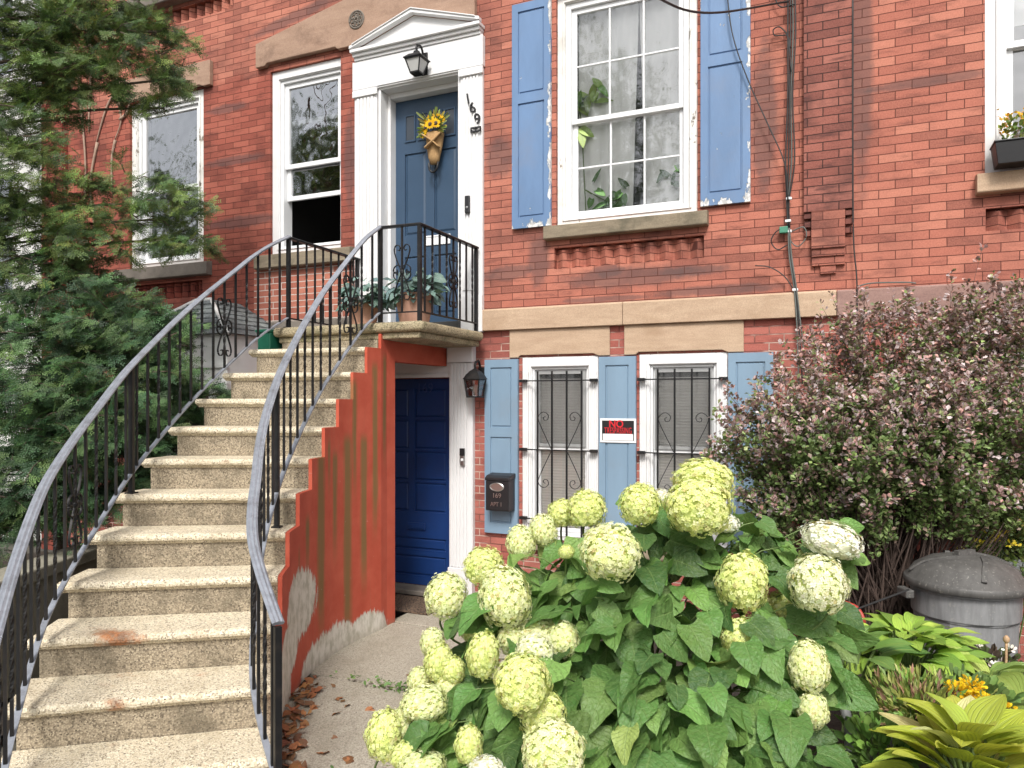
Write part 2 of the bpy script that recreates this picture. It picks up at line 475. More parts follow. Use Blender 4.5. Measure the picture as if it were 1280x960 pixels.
class MB:
    def __init__(s):
        s.v = []
        s.f = []
        s.mi = []
        s.cur = 0
        s.uv = None

    def add(s, vs, fs):
        o = len(s.v)
        s.v += [tuple(map(float, p)) for p in vs]
        for f in fs:
            s.f.append([o + i for i in f])
            s.mi.append(s.cur)
        return s

    def quad(s, a, b, c, d):
        return s.add([a, b, c, d], [(0, 1, 2, 3)])

    def box(s, x0, x1, y0, y1, z0, z1):
        return s.add([(x0, y0, z0), (x1, y0, z0), (x1, y1, z0), (x0, y1, z0), (x0, y0, z1), (x1, y0, z1), (x1, y1, z1), (x0, y1, z1)],
                     [(0, 3, 2, 1), (4, 5, 6, 7), (0, 1, 5, 4), (1, 2, 6, 5), (2, 3, 7, 6), (3, 0, 4, 7)])

    def hull(s, a, b):
        """two loops of equal length joined and capped"""
        n = len(a)
        return s.add(list(a) + list(b), [tuple(range(n - 1, -1, -1)), tuple(range(n, 2 * n))] + [(i, (i + 1) % n, n + (i + 1) % n, n + i) for i in range(n)])

    def prism(s, pts, y0, y1):
        return s.hull([(x, y0, z) for x, z in pts], [(x, y1, z) for x, z in pts])

    def prism_z(s, pts, z0, z1):
        return s.hull([(x, y, z0) for x, y in pts], [(x, y, z1) for x, y in pts])

    def prism_x(s, pts, x0, x1):
        return s.hull([(x0, y, z) for y, z in pts], [(x1, y, z) for y, z in pts])

    def sweep(s, path, prof, twist=0.0, closed=False, cap=True, scale=None):
        path = [Vector(p) for p in path]
        n = len(path)
        m = len(prof)
        rings = []
        prev = None
        for i, p in enumerate(path):
            if closed:
                t = path[(i + 1) % n] - path[i - 1]
            else:
                t = path[min(i + 1, n - 1)] - path[max(i - 1, 0)]
            if t.length < 1e-9:
                t = Vector((0, 0, 1))
            t.normalize()
            side = t.cross(Vector((0, 0, 1)))
            if side.length < .02:
                side = prev.copy() if prev is not None else Vector((1, 0, 0))
                side = side - t * side.dot(t)
            side.normalize()
            if prev is not None and side.dot(prev) < 0 and abs(t.z) > .95:
                side = -side
            prev = side
            up = side.cross(t)
            a = twist * i
            c_, s_ = math.cos(a), math.sin(a)
            k = scale[i] if scale is not None else 1
            rings.append([p + (side * (x * c_ - y * s_) + up * (x * s_ + y * c_)) * k for x, y in prof])
        vs = [q for r in rings for q in r]
        fs = []
        for i in range(n if closed else n - 1):
            j = (i + 1) % n
            for k in range(m):
                l = (k + 1) % m
                fs.append((i * m + k, i * m + l, j * m + l, j * m + k))
        if cap and not closed:
            fs.append(tuple(range(m - 1, -1, -1)))
            fs.append(tuple((n - 1) * m + k for k in range(m)))
        return s.add(vs, fs)

    def tube(s, path, r, n=8, **k):
        return s.sweep(path, [(r * math.cos(2 * PI * i / n), r * math.sin(2 * PI * i / n)) for i in range(n)], **k)

    def bar(s, path, w, h=None, **k):
        h = w if h is None else h
        return s.sweep(path, [(-w / 2, -h / 2), (w / 2, -h / 2), (w / 2, h / 2), (-w / 2, h / 2)], **k)

    def lathe(s, prof, c=(0, 0, 0), n=24, sx=1, sy=1):
        m = len(prof)
        vs = []
        for r, z in prof:
            for i in range(n):
                a = 2 * PI * i / n
                vs.append((c[0] + r * math.cos(a) * sx, c[1] + r * math.sin(a) * sy, c[2] + z))
        fs = [(i * n + k, i * n + (k + 1) % n, (i + 1) * n + (k + 1) % n, (i + 1) * n + k) for i in range(m - 1) for k in range(n)]
        fs.append(tuple(range(n - 1, -1, -1)))
        fs.append(tuple((m - 1) * n + k for k in range(n)))
        return s.add(vs, fs)

    def plate(s, x0, x1, z0, z1, holes, y, depth, back=False, edge=0.0, cuts=(), matf=None):
        """upright sheet facing -y with rectangular holes and reveals"""
        xs = sorted({x0, x1, *[h[0] for h in holes], *[h[1] for h in holes], *[c[0] for c in cuts], *[c[1] for c in cuts]})
        zs = sorted({z0, z1, *[h[2] for h in holes], *[h[3] for h in holes], *[c[2] for c in cuts], *[c[3] for c in cuts]})
        xs = [x for x in xs if x0 - 1e-6 <= x <= x1 + 1e-6]
        zs = [z for z in zs if z0 - 1e-6 <= z <= z1 + 1e-6]
        for i in range(len(xs) - 1):
            for j in range(len(zs) - 1):
                cx, cz = (xs[i] + xs[i + 1]) / 2, (zs[j] + zs[j + 1]) / 2
                if any(h[0] < cx < h[1] and h[2] < cz < h[3] for h in holes):
                    continue
                if matf:
                    s.cur = matf(cx, cz)
                s.quad((xs[i], y, zs[j]), (xs[i + 1], y, zs[j]), (xs[i + 1], y, zs[j + 1]), (xs[i], y, zs[j + 1]))
        for h in holes:
            a, b_, c, d = h[:4]
            dp = h[4] if len(h) > 4 else depth
            if matf:
                s.cur = matf((a + b_) / 2, c - .01)
            q = y + dp
            s.quad((a, y, c), (a, y, d), (a, q, d), (a, q, c))
            s.quad((b_, y, c), (b_, q, c), (b_, q, d), (b_, y, d))
            s.quad((a, y, c), (a, q, c), (b_, q, c), (b_, y, c))
            s.quad((a, y, d), (b_, y, d), (b_, q, d), (a, q, d))
            if back or (len(h) > 5 and h[5]):
                s.quad((a, q, c), (b_, q, c), (b_, q, d), (a, q, d))
        if edge:
            q = y + edge
            s.quad((x0, y, z0), (x0, y, z1), (x0, q, z1), (x0, q, z0))
            s.quad((x1, y, z0), (x1, q, z0), (x1, q, z1), (x1, y, z1))
            s.quad((x0, y, z0), (x0, q, z0), (x1, q, z0), (x1, y, z0))
            s.quad((x0, y, z1), (x1, y, z1), (x1, q, z1), (x0, q, z1))
            s.quad((x0, q, z0), (x0, q, z1), (x1, q, z1), (x1, q, z0))
        return s

    def frame(s, x0, x1, z0, z1, w, y0, y1, wb=None):
        """four butted members around an opening"""
        wb = w if wb is None else wb
        s.box(x0, x0 + w, y0, y1, z0, z1)
        s.box(x1 - w, x1, y0, y1, z0, z1)
        s.box(x0 + w, x1 - w, y0, y1, z1 - w, z1)
        s.box(x0 + w, x1 - w, y0, y1, z0, z0 + wb)
        return s

    def build(s, name, mats, parent=None, smooth=False, bevel=0, loc=None, segs=2):
        me = bpy.data.meshes.new(name)
        off = Vector(loc) if loc is not None else wl(parent)
        vv = [(p[0] - off.x, p[1] - off.y, p[2] - off.z) for p in s.v]
        me.from_pydata(vv, [], s.f)
        if isinstance(mats, str):
            mats = [mats]
        for m in mats:
            me.materials.append(MAT[m])
        if len(mats) > 1:
            me.polygons.foreach_set('material_index', s.mi)
        if s.uv is not None:
            ul = me.uv_layers.new(name='uv')
            for lp in me.loops:
                ul.data[lp.index].uv = s.uv[lp.vertex_index]
        if smooth:
            me.polygons.foreach_set('use_smooth', [True] * len(me.polygons))
        me.update()
        o = bpy.data.objects.new(name, me)
        COL.objects.link(o)
        if parent is not None:
            o.parent = parent
            WL[o.name] = wl(parent)
        elif loc is not None:
            o.location = loc
            WL[o.name] = Vector(loc)
        if bevel:
            md = o.modifiers.new('bevel', 'BEVEL')
            md.width = bevel
            md.segments = segs
            md.limit_method = 'ANGLE'
            md.angle_limit = math.radians(40)
            md.harden_normals = False
        return o


def scatter(name, tv, tf, pos, rot, scale, cols, mat, parent=None, loc=None, tuv=None, smooth=True, extra=None):
    """many copies of one small leaf as ONE mesh; scale (n,) or (n,3)"""
    tv = np.asarray(tv, float)
    n, k = len(pos), len(tv)
    off = np.array(loc if loc is not None else wl(parent))
    scale = np.asarray(scale, float)
    if scale.ndim == 1:
        scale = np.repeat(scale[:, None], 3, 1)
    V = np.einsum('nij,nkj->nki', rot, tv[None] * scale[:, None, :]) + (np.asarray(pos) - off)[:, None, :]
    V = V.reshape(-1, 3)
    sizes = np.array([len(f) for f in tf])
    flat = np.concatenate([np.array(f) for f in tf])
    loops = (flat[None, :] + (np.arange(n) * k)[:, None]).ravel()
    tot = np.tile(sizes, n)
    start = np.concatenate([[0], np.cumsum(tot)[:-1]])
    me = bpy.data.meshes.new(name)
    me.vertices.add(len(V))
    me.vertices.foreach_set('co', V.astype(np.float32).ravel())
    me.loops.add(len(loops))
    me.loops.foreach_set('vertex_index', loops.astype(np.int32))
    me.polygons.add(len(tot))
    me.polygons.foreach_set('loop_start', start.astype(np.int32))
    me.polygons.foreach_set('loop_total', tot.astype(np.int32))
    me.polygons.foreach_set('use_smooth', np.full(len(tot), smooth))
    a = me.attributes.new('col', 'FLOAT_COLOR', 'POINT')
    cc = np.ones((n, k, 4), np.float32)
    cc[:, :, :3] = np.asarray(cols)[:, None, :] if np.asarray(cols).ndim == 2 else cols
    a.data.foreach_set('color', cc.ravel())
    if tuv is not None:
        ul = me.uv_layers.new(name='uv')
        tu = np.asarray(tuv, np.float32)[flat]
        ul.data.foreach_set('uv', np.tile(tu, (n, 1)).astype(np.float32).ravel())
    me.materials.append(MAT[mat])
    me.update()
    me.validate()
    o = bpy.data.objects.new(name, me)
    COL.objects.link(o)
    if parent is not None:
        o.parent = parent
        WL[o.name] = wl(parent)
    elif loc is not None:
        o.location = loc
        WL[o.name] = Vector(loc)
    return o


def frames(direction, normal):
    """rotation matrices: local y along direction, local z near normal"""
    d = direction / np.linalg.norm(direction, axis=1, keepdims=True)
    x = np.cross(d, normal)
    ln = np.linalg.norm(x, axis=1, keepdims=True)
    x = np.where(ln < 1e-5, np.array([[1., 0, 0]]), x / np.maximum(ln, 1e-9))
    z = np.cross(x, d)
    return np.stack([x, d, z], axis=2)


def unit(n):
    v = rng.normal(size=(n, 3))
    return v / np.linalg.norm(v, axis=1, keepdims=True)


def palette(n, cols, wts, jit=.18):
    c = np.array(cols)[rng.choice(len(cols), n, p=np.array(wts) / sum(wts))]
    return np.clip(c * (1 + rng.normal(0, jit, (n, 1))) * (1 + rng.normal(0, jit * .3, (n, 3))), .004, .95)


def tag(o, label, cat, group=None, kind=None):
    if label:
        o['label'] = label
    if cat:
        o['category'] = cat
    if group:
        o['group'] = group
    if kind:
        o['kind'] = kind
    return o


def thing(name, loc, label, cat, group=None):
    o = bpy.data.objects.new(name, None)
    o.empty_display_size = .2
    COL.objects.link(o)
    o.location = loc
    WL[o.name] = Vector(loc)
    return tag(o, label, cat, group)


def struct(o):
    o['kind'] = 'structure'
    return o


def copy_tree(o, parent=None):
    c = o.copy()
    COL.objects.link(c)
    if parent is not None:
        c.parent = parent
    for ch in list(o.children):
        copy_tree(ch, c)
    return c


def letters(text, size, origin, mat, name, parent=None, xdir=(1, 0, 0), updir=(0, 0, 1), depth=.0015, align='CENTER', loc=None, sx=1.0, bold=0.0, space=1.0):
    cu = bpy.data.curves.new('lettering', 'FONT')
    cu.body = text
    cu.size = size
    cu.extrude = depth
    cu.offset = bold * size
    cu.space_character = space
    cu.align_x = align
    cu.align_y = 'CENTER'
    tmp = bpy.data.objects.new('lettering', cu)
    COL.objects.link(tmp)
    dg = bpy.context.evaluated_depsgraph_get()
    dg.update()
    me = bpy.data.meshes.new_from_object(tmp.evaluated_get(dg))
    COL.objects.unlink(tmp)
    bpy.data.objects.remove(tmp)
    X = Vector(xdir).normalized()
    U = Vector(updir).normalized()
    Nn = X.cross(U)
    M = Matrix((X * sx, U, Nn)).transposed().to_4x4()
    off = Vector(loc) if loc is not None else wl(parent)
    M.translation = Vector(origin) - off
    me.transform(M)
    me.materials.clear()
    me.materials.append(MAT[mat])
    o = bpy.data.objects.new(name, me)
    COL.objects.link(o)
    if parent is not None:
        o.parent = parent
        WL[o.name] = wl(parent)
    return o


def spline(pts, k=6):
    P = [np.array(p, float) for p in pts]
    P = [2 * P[0] - P[1]] + P + [2 * P[-1] - P[-2]]
    out = []
    for i in range(1, len(P) - 2):
        for j in range(k):
            t = j / k
            out.append(.5 * ((2 * P[i]) + (-P[i - 1] + P[i + 1]) * t + (2 * P[i - 1] - 5 * P[i] + 4 * P[i + 1] - P[i + 2]) * t * t + (-P[i - 1] + 3 * P[i] - 3 * P[i + 1] + P[i + 2]) * t ** 3))
    out.append(P[-2])
    return out


# ------------------------------------------------------------------ leaf templates
def leaf_template(rows=8, prof=None, fold=.18, curl=.25, wave=.02, serr=0.0, cols=5):
    v, f, uv = [], [], []
    for i in range(rows + 1):
        t = i / rows
        w = prof(t) * (1 + (serr if i % 2 else -serr))
        for j in range(cols):
            s_ = -1 + 2 * j / (cols - 1)
            back = -.10 * abs(s_) ** 2 * max(0, 1 - t * 3.2)
            v.append((s_ * w, t + back * (1 if fold >= 0 else 1), abs(s_) * w * fold - curl * t * t + wave * math.sin(t * 9 + s_ * 4) * abs(s_)))
            uv.append((s_ * .5 + .5, t))
    for i in range(rows):
        for j in range(cols - 1):
            a = i * cols + j
            f.append((a, a + 1, a + cols + 1, a + cols))
    return v, f, uv


HEART = leaf_template(14, lambda t: .44 * (max(0, math.sin(PI * (.12 + .88 * t) ** .80)) ** .75) * (1 - .28 * t) + .004, .20, .30, .04, .022)
HOSTA = leaf_template(9, lambda t: .29 * (max(0, math.sin(PI * min(1, .07 + .93 * t) ** .78)) ** .8) + .003, .35, .45, .02)
SMALL = ([(0, 0, 0), (.28, .45, .06), (.24, .85, .03), (0, 1, -.04), (-.24, .85, .03), (-.28, .45, .06), (0, .5, -.02)],
         [(0, 1, 6), (6, 1, 2, 3), (6, 3, 4, 5), (6, 5, 0)])
BLADE = ([(-.06, 0, 0), (.06, 0, 0), (.05, .5, .10), (-.05, .5, .10), (0, 1, -.08)], [(0, 1, 2, 3), (3, 2, 4)])


def spray_template():
    """a yew spray: main twig, side twigs and needles, unit length along y"""
    v, f = [], []

    def q(a, b, c, d):
        o = len(v)
        v.extend([a, b, c, d])
        f.append((o, o + 1, o + 2, o + 3))

    def twig(p, ang, L, pairs):
        ux, uy = math.sin(ang), math.cos(ang)
        q((p[0] - uy * .008, p[1] + ux * .008, p[2]), (p[0] + uy * .008, p[1] - ux * .008, p[2]), (p[0] + ux * L, p[1] + uy * L, p[2] - .12 * L), (p[0] + ux * L * .98, p[1] + uy * L * .98, p[2] - .12 * L))
        for i in range(pairs):
            t = (i + .6) / pairs
            nl = .19 * (1 - .35 * t) * random.uniform(.75, 1.2)
            b0 = (p[0] + ux * L * t, p[1] + uy * L * t, p[2] - .12 * L * t * t)
            for sg in (-1, 1):
                a = ang + sg * math.radians(random.uniform(38, 62))
                nx, ny = math.sin(a), math.cos(a)
                dz = random.uniform(-.03, .05)
                w_ = .027
                q(b0, (b0[0] + nx * nl * .5 + ny * w_, b0[1] + ny * nl * .5 - nx * w_, b0[2] + dz), (b0[0] + nx * nl, b0[1] + ny * nl, b0[2] + dz * .5), (b0[0] + nx * nl * .5 - ny * w_, b0[1] + ny * nl * .5 + nx * w_, b0[2] + dz))
    twig((0, 0, 0), 0, 1.0, 9)
    for k, (t, sg) in enumerate(((.18, 1), (.30, -1), (.44, 1), (.58, -1))):
        twig((0, t, -.03 * t), sg * math.radians(random.uniform(38, 55)), .58 * (1.1 - t * .6), 5)
    return v, f


leafmat('hydrangea_leaf', (.22, .32, .11), .45, .26, spec=.4, crumple=.012)
leafmat('hosta_leaf', (.34, .42, .10), .38, .25, True, noisy=.1)
leafmat('bush_leaf', None, .45, .15, noisy=.15)
leafmat('needle', None, .5, .1, noisy=.1)
leafmat('petal', None, .6, .22, spec=.2, noisy=.05)
painted('door_number', (.03, .055, .16), .3, .05, 8)
painted('shade_grey', (.34, .335, .33), .8, .05, 4)


def mesh_screen():
    b = NB('screen_mesh')
    tr = b.n('ShaderNodeBsdfTransparent')
    b.set((.52, .53, .53), .7)
    mx = b.n('ShaderNodeMixShader')
    mx.inputs[0].default_value = .34
    b.l(tr.outputs[0], mx.inputs[1])
    b.l(b.p.outputs[0], mx.inputs[2])
    b.l(mx.outputs[0], b.out.inputs[0])


mesh_screen()
# ================================================================== HOUSES
house = thing('brick_row_house', (-4.7, 0, 0), 'red brick row house with blue shutters, tan belt course and white pedimented door', 'house')
HX0, HX1, HTOP = -9.45, -.133, 9.2
LW = (-7.95, -6.75, 3.50, 5.50)
MW = (-5.77, -4.83, 3.50, 5.50)
FD = (-4.345, -3.40, 2.545, 5.075)
RW = (-2.43, -1.155, 3.50, 5.60)
LD = (-4.50, -3.52, 0.02, 2.12)
B1 = (-2.765, -2.025, .62, 2.298)
B2 = (-1.655, -.905, .62, 2.298)
UZ = at(190, 13)[2]
UWN = (-7.95, -6.62, UZ + .16, UZ + 2.1)
C1 = (-2.447, -1.10, 3.10, 3.292, .075, True)
C2 = (-7.93, -6.77, 3.10, 3.292, .075, True)
C3 = (-7.93, -6.30, UZ - .24, UZ - .07, .075, True)


def wmat(x, z):
    if z < 2.56:
        return 1
    if -6.0 < x < -4.62 and z < 3.40:
        return 2
    return 0


w = MB()
w.plate(HX0, HX1, 0, HTOP, [LW + (.2,), MW + (.2,), FD + (.3,), RW + (.2,), LD + (.12, True), B1 + (.2,), B2 + (.2,), UWN + (.2,), C1, C2, C3], 0, .2,
        cuts=[(HX0, HX1, 0, 2.56), (-6.0, -4.62, 2.76, 3.40)], matf=wmat)
w.cur = 0
w.quad((HX0, 0, 0), (HX0, 9, 0), (HX0, 9, HTOP), (HX0, 0, HTOP))
w.quad((HX0, 9, 0), (HX1, 9, 0), (HX1, 9, HTOP), (HX0, 9, HTOP))
w.build('wall', ['brick', 'brick_basement', 'brick_pale_joint'], house)
MB().box(HX0 - .1, HX1, -.35, 9.1, HTOP + .002, HTOP + .4).build('roof', 'stone_grey', house)
# party pilasters
w = MB()
w.box(-.313, .043, -.062, -.002, 3.386, HTOP - .01)
w2 = MB()
w2.box(-.257, -.012, -.062, -.002, 3.092, 3.3855)
for k in range(3):
    z = 3.386 - .0677 * (k + 1) + .018
    w.box(-.311, -.2575, -.046 + .008 * k, -.002, z, z + .046)
    w.box(-.0115, .041, -.046 + .008 * k, -.002, z, z + .046)
w2.box(-.255, -.014, -.046, -.002, 3.030, 3.0915)
w2.box(-.255, -.014, -.032, -.002, 2.960, 3.0295)
w2.box(-.192, -.078, -.022, -.002, 2.895, 2.9595)
w2.build('pilaster_corbel', 'brick', house, bevel=.003, segs=1)
w.build('pilaster', 'brick_sooty', house, bevel=.003, segs=1)
MB().box(-9.449, -9.06, -.085, -.002, 0, HTOP - .01).build('pilaster', 'brick_dark_red', house)
# belt course
for (a, b_, m) in ((-9.448, -4.68, 'stone_grey'), (-3.205, -1.794, 'stone_tan'), (-1.790, -.074, 'stone_tan')):
    q = MB()
    q.prism_x([(-.002, 2.556), (-.052, 2.556), (-.056, 2.562), (-.056, 2.745), (-.045, 2.760), (-.002, 2.767)], a, b_)
    q.build('belt_course', m, house, bevel=.006)


def lintel_flat(parent, x0, x1, z0, z1, mat, notch=None, y=-.026, name='lintel'):
    q = MB()
    if notch:
        a, b_ = notch
        pts = [(x0, z0), (a, z0), (a + .02, z0 + .022), (b_ - .05, z0 + .022), (b_, z0), (x1, z0), (x1, z1), (x0, z1)]
    else:
        pts = [(x0, z0), (x1, z0), (x1, z1), (x0, z1)]
    q.prism(pts, y, -.002)
    return q.build(name, mat, parent, bevel=.006)


lintel_flat(house, -2.888, -1.916, 2.296, 2.555, 'stone_tan', (-2.80, -2.02))
lintel_flat(house, -1.785, -.775, 2.296, 2.555, 'stone_tan', (-1.68, -.90))
lintel_flat(house, -8.12, -6.60, 5.49, 5.77, 'stone_brown', (-7.99, -6.71), -.055)
q = MB()
q.prism([(-5.925, 5.546), (-5.80, 5.546), (-5.77, 5.575), (-4.86, 5.575), (-4.83, 5.546), (-3.235, 5.546), (-3.235, 5.80), (-4.58, 6.075), (-5.925, 5.808)], -.062, -.002)
q.build('gabled_lintel', 'stone_brown', house, bevel=.008)
lintel_flat(house, -2.60, -1.0, 5.63, 5.9, 'stone_brown', None, -.05)
# carved rosette on the gabled lintel
q = MB()
cx, cz = -4.585, 5.80
for i in range(8):
    a = i * PI / 4
    q.tube([(cx + .045 * math.cos(a) + .026 * math.cos(t), -.066, cz + .045 * math.sin(a) + .026 * math.sin(t)) for t in np.linspace(0, 2 * PI, 11)], .0075, 5)
q.tube([(cx + .088 * math.cos(t), -.066, cz + .088 * math.sin(t)) for t in np.linspace(0, 2 * PI, 33)], .009, 6)
q.tube([(cx + .02 * math.cos(t), -.068, cz + .02 * math.sin(t)) for t in np.linspace(0, 2 * PI, 13)], .011, 6)
q.build('rosette', 'stone_grey', house)


def teeth(parent, x0, x1, z0, z1, mat, n, depth=.075):
    q = MB()
    p = (x1 - x0) / n
    for i in range(n):
        a = x0 + i * p + p * .08
        c = a + p * .50
        e = a + p * .86
        zt = z1 - .004
        y = depth - .004
        # splayed brick set cornerwise
        q.hull([(a, y, z0 + .002), (c, .004, z0 + .002), (e, y, z0 + .002)], [(a, y, zt), (c, .006, zt - .02), (e, y, zt)])
    q.build('corbel_teeth', mat, parent)


teeth(house, -2.447, -1.10, 3.10, 3.292, 'brick', 10)
teeth(house, -7.93, -6.77, 3.10, 3.292, 'brick_dark_red', 9)
teeth(house, -7.93, -6.30, UZ - .24, UZ - .07, 'brick', 13)


def sill(parent, x0, x1, z0, z1, mat='stone_sill', y=-.085, name='sill'):
    q = MB()
    q.prism_x([(.05, z0), (y + .01, z0), (y, z0 + .01), (y, z1 - .02), (.05, z1)], x0, x1)
    return q.build(name, mat, parent, bevel=.004)


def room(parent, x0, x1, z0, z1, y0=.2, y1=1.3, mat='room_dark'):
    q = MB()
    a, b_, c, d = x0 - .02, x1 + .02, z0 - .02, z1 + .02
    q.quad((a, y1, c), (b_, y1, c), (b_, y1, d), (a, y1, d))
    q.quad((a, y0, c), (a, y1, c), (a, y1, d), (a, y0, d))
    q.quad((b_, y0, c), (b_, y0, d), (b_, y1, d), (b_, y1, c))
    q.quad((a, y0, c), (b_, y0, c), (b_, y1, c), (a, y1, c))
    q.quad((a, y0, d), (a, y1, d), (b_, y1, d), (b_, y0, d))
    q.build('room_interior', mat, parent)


def window(house_, x0, x1, z0, z1, rail, casing=.09, vinyl=.035, sash=.045, munt=None, open_=None, glassm='glass_clear', casing_mat='white_old_paint', y=.03, sub=None, bot=None, screen=False, lower=None):
    """window part with sashes, panes and sill below it"""
    f = MB()
    bot = casing * .5 if bot is None else bot
    f.frame(x0 + .002, x1 - .002, z0 + .002, z1 - .002, casing, y, .195, bot)
    # a raised moulding round the casing
    f.frame(x0 + casing * .72, x1 - casing * .72, z0 + bot * .8, z1 - casing * .72, casing * .22, y - .012, y - .001, casing * .1)
    win = f.build('window', casing_mat, house_, bevel=.004, segs=1)
    a, b_, c, d = x0 + casing + .002, x1 - casing - .002, z0 + bot + .002, z1 - casing - .002
    MB().frame(a, b_, c, d, vinyl, y + .018, .19, vinyl * .8).build('frame', 'white_vinyl', win, bevel=.004, segs=1)
    a, b_, c, d = a + vinyl + .001, b_ - vinyl - .001, c + vinyl * .8 + .001, d - vinyl - .001
    # upper sash outside, lower sash inside
    yu, ylo = y + .045, y + .078

    def do_sash(name, p0, p1, q0, q1, yy, mat='white_vinyl'):
        s_ = MB()
        s_.frame(p0, p1, q0, q1, sash, yy, yy + .028)
        if munt:
            nx, nz = munt
            for i in range(1, nx):
                xx = p0 + sash + (p1 - p0 - 2 * sash) * i / nx
                s_.box(xx - .0085, xx + .0085, yy + .004, yy + .018, q0 + sash, q1 - sash)
            for j in range(1, nz):
                zz = q0 + sash + (q1 - q0 - 2 * sash) * j / nz
                s_.box(p0 + sash, p1 - sash, yy + .006, yy + .0165, zz - .0085, zz + .0085)
        o = s_.build(name, mat, win, bevel=.003, segs=1)
        g = MB()
        m = MB()
        m.quad((p0 + sash * .7, yy + .02, q0 + sash * .7), (p1 - sash * .7, yy + .02, q0 + sash * .7), (p1 - sash * .7, yy + .02, q1 - sash * .7), (p0 + sash * .7, yy + .02, q1 - sash * .7))
        m.build('pane', glassm, win)
        return o
    do_sash('upper_sash', a, b_, rail - .022, d, yu)
    if open_ is None:
        do_sash('lower_sash', a, b_, c, rail + .022, ylo)
    else:
        do_sash('lower_sash', a, b_, open_, open_ + (rail - c), ylo)
    if screen:
        s_ = MB()
        s_.frame(a + .012, b_ - .012, rail + .012, d - .012, .028, yu - .014, yu - .002)
        s_.build('screen_frame', 'screen_grey', win)
    return win, (a, b_, c, d)


# left tall window behind the yew
wn, g = window(house, *LW, 4.42, .10)
sill(house, -8.12, -6.62, 3.335, 3.50, 'stone_grey')
room(wn, *LW)
q = MB()
n = 40
rows = [(g[0] + (g[1] - g[0]) * i / n, .17 + .015 * math.sin(i * 1.1), ) for i in range(n + 1)]
for i in range(n):
    (xa, ya), (xb, yb) = rows[i], rows[i + 1]
    q.quad((xa, ya, 3.56), (xb, yb, 3.56), (xb, yb, 4.25), (xa, ya, 4.25))
q.build('curtain', 'room_grey', wn, smooth=True)
# middle window with its lower sash pushed up
wn, g = window(house, MW[0], MW[1] + .10, MW[2], MW[3], 4.452, .105, .035, .05, None, 4.09, casing_mat='white_paint')
sill(house, -5.93, -4.66, 3.335, 3.50, 'stone_sill')
room(wn, MW[0], MW[1] + .1, MW[2], MW[3])
# upper storey window above the yew
wn, g = window(house, *UWN, UWN[2] + 1, .10)
sill(house, -8.12, -6.45, UZ - .02, UZ + .14, 'stone_grey', -.12)
room(wn, *UWN)
# right window with six over six grilles and white curtains
wn, g = window(house, *RW, 4.447, .075, .05, .045, (3, 2), None, 'glass_curtain', 'white_old_paint', bot=.045)
sill(house, -2.525, -1.06, 3.362, 3.50)
room(wn, *RW, mat='room_dark')


def curtain(win, x0, x1, z0, z1, y, slit, name='curtain', mat='curtain', amp=.010, wl_=.14):
    """pleated cloth; slit(z) gives the inner edge"""
    q = MB()
    nx, nz = 46, 10
    P = [[None] * (nz + 1) for _ in range(nx + 1)]
    for i in range(nx + 1):
        for j in range(nz + 1):
            z = z0 + (z1 - z0) * j / nz
            a, b_ = slit(z, x0, x1)
            x = a + (b_ - a) * i / nx
            P[i][j] = (x, y + amp * math.sin((a + (b_ - a) * i / nx) * 2 * PI / wl_ + .6 * math.sin(z * 2)) + .004 * math.sin(x * 23), z)
    for i in range(nx):
        for j in range(nz):
            q.quad(P[i][j], P[i + 1][j], P[i + 1][j + 1], P[i][j + 1])
    q.build(name, mat, win, smooth=True)


cs = at(800, 200, .2)[0]
curtain(wn, RW[0] + .16, cs, 3.58, 5.5, .185, lambda z, a, b_: (a, b_ - .006 - .055 * max(0, (5.3 - z) / 1.7)))
curtain(wn, cs, RW[1] - .02, 3.58, 5.5, .185, lambda z, a, b_: (a + .006 + .055 * max(0, (5.3 - z) / 1.7), b_))
# basement windows with blinds
for B in (B1, B2):
    wn, g = window(house, *B, 1.462, .095, .02, .035, None, None, 'glass_low', 'white_paint', y=-.006, bot=.05, screen=True)
    q = MB()
    q.quad((B[0] + .05, .112, .66), (B[1] - .05, .112, .66), (B[1] - .05, .112, 2.10), (B[0] + .05, .112, 2.10))
    q.build('blind', 'blind_slats', wn)
    q = MB()
    q.quad((g[0] + .03, .060, 1.47), (g[1] - .03, .060, 1.47), (g[1] - .03, .060, g[3] - .03), (g[0] + .03, .060, g[3] - .03))
    q.build('insect_screen', 'screen_mesh', wn)
    room(wn, *B)
    # fluted face of the casing
    q = MB()
    for k in range(4):
        for xx in (B[0] + .012 + k * .021, B[1] - .087 + k * .021):
            q.box(xx, xx + .010, -.016, -.0065, .70, 2.16)
    q.build('fluting', 'white_paint', wn)
    sill(house, B[0] - .03, B[1] + .03, .52, .617, 'stone_sill', -.06)


def shutter(parent, x0, x1, z0, z1, y, mat, mid, thick=.034):
    st, w_ = .062, x1 - x0
    q = MB()
    holes = [(x0 + .062, x1 - .062, z0 + .10, mid - .045), (x0 + .062, x1 - .062, mid + .045, z1 - .075)]
    q.plate(x0, x1, z0, z1, holes, y, .014, True, thick)
    for (a, b_, c, d) in holes:      # fielded panel inside
        q.hull([(a + .012, y + .0135, c + .012), (b_ - .012, y + .0135, c + .012), (b_ - .012, y + .0135, d - .012), (a + .012, y + .0135, d - .012)],
               [(a + .016, y + .005, c + .018), (b_ - .016, y + .005, c + .018), (b_ - .016, y + .005, d - .018), (a + .016, y + .005, d - .018)])
    return q.build('shutter', mat, parent)


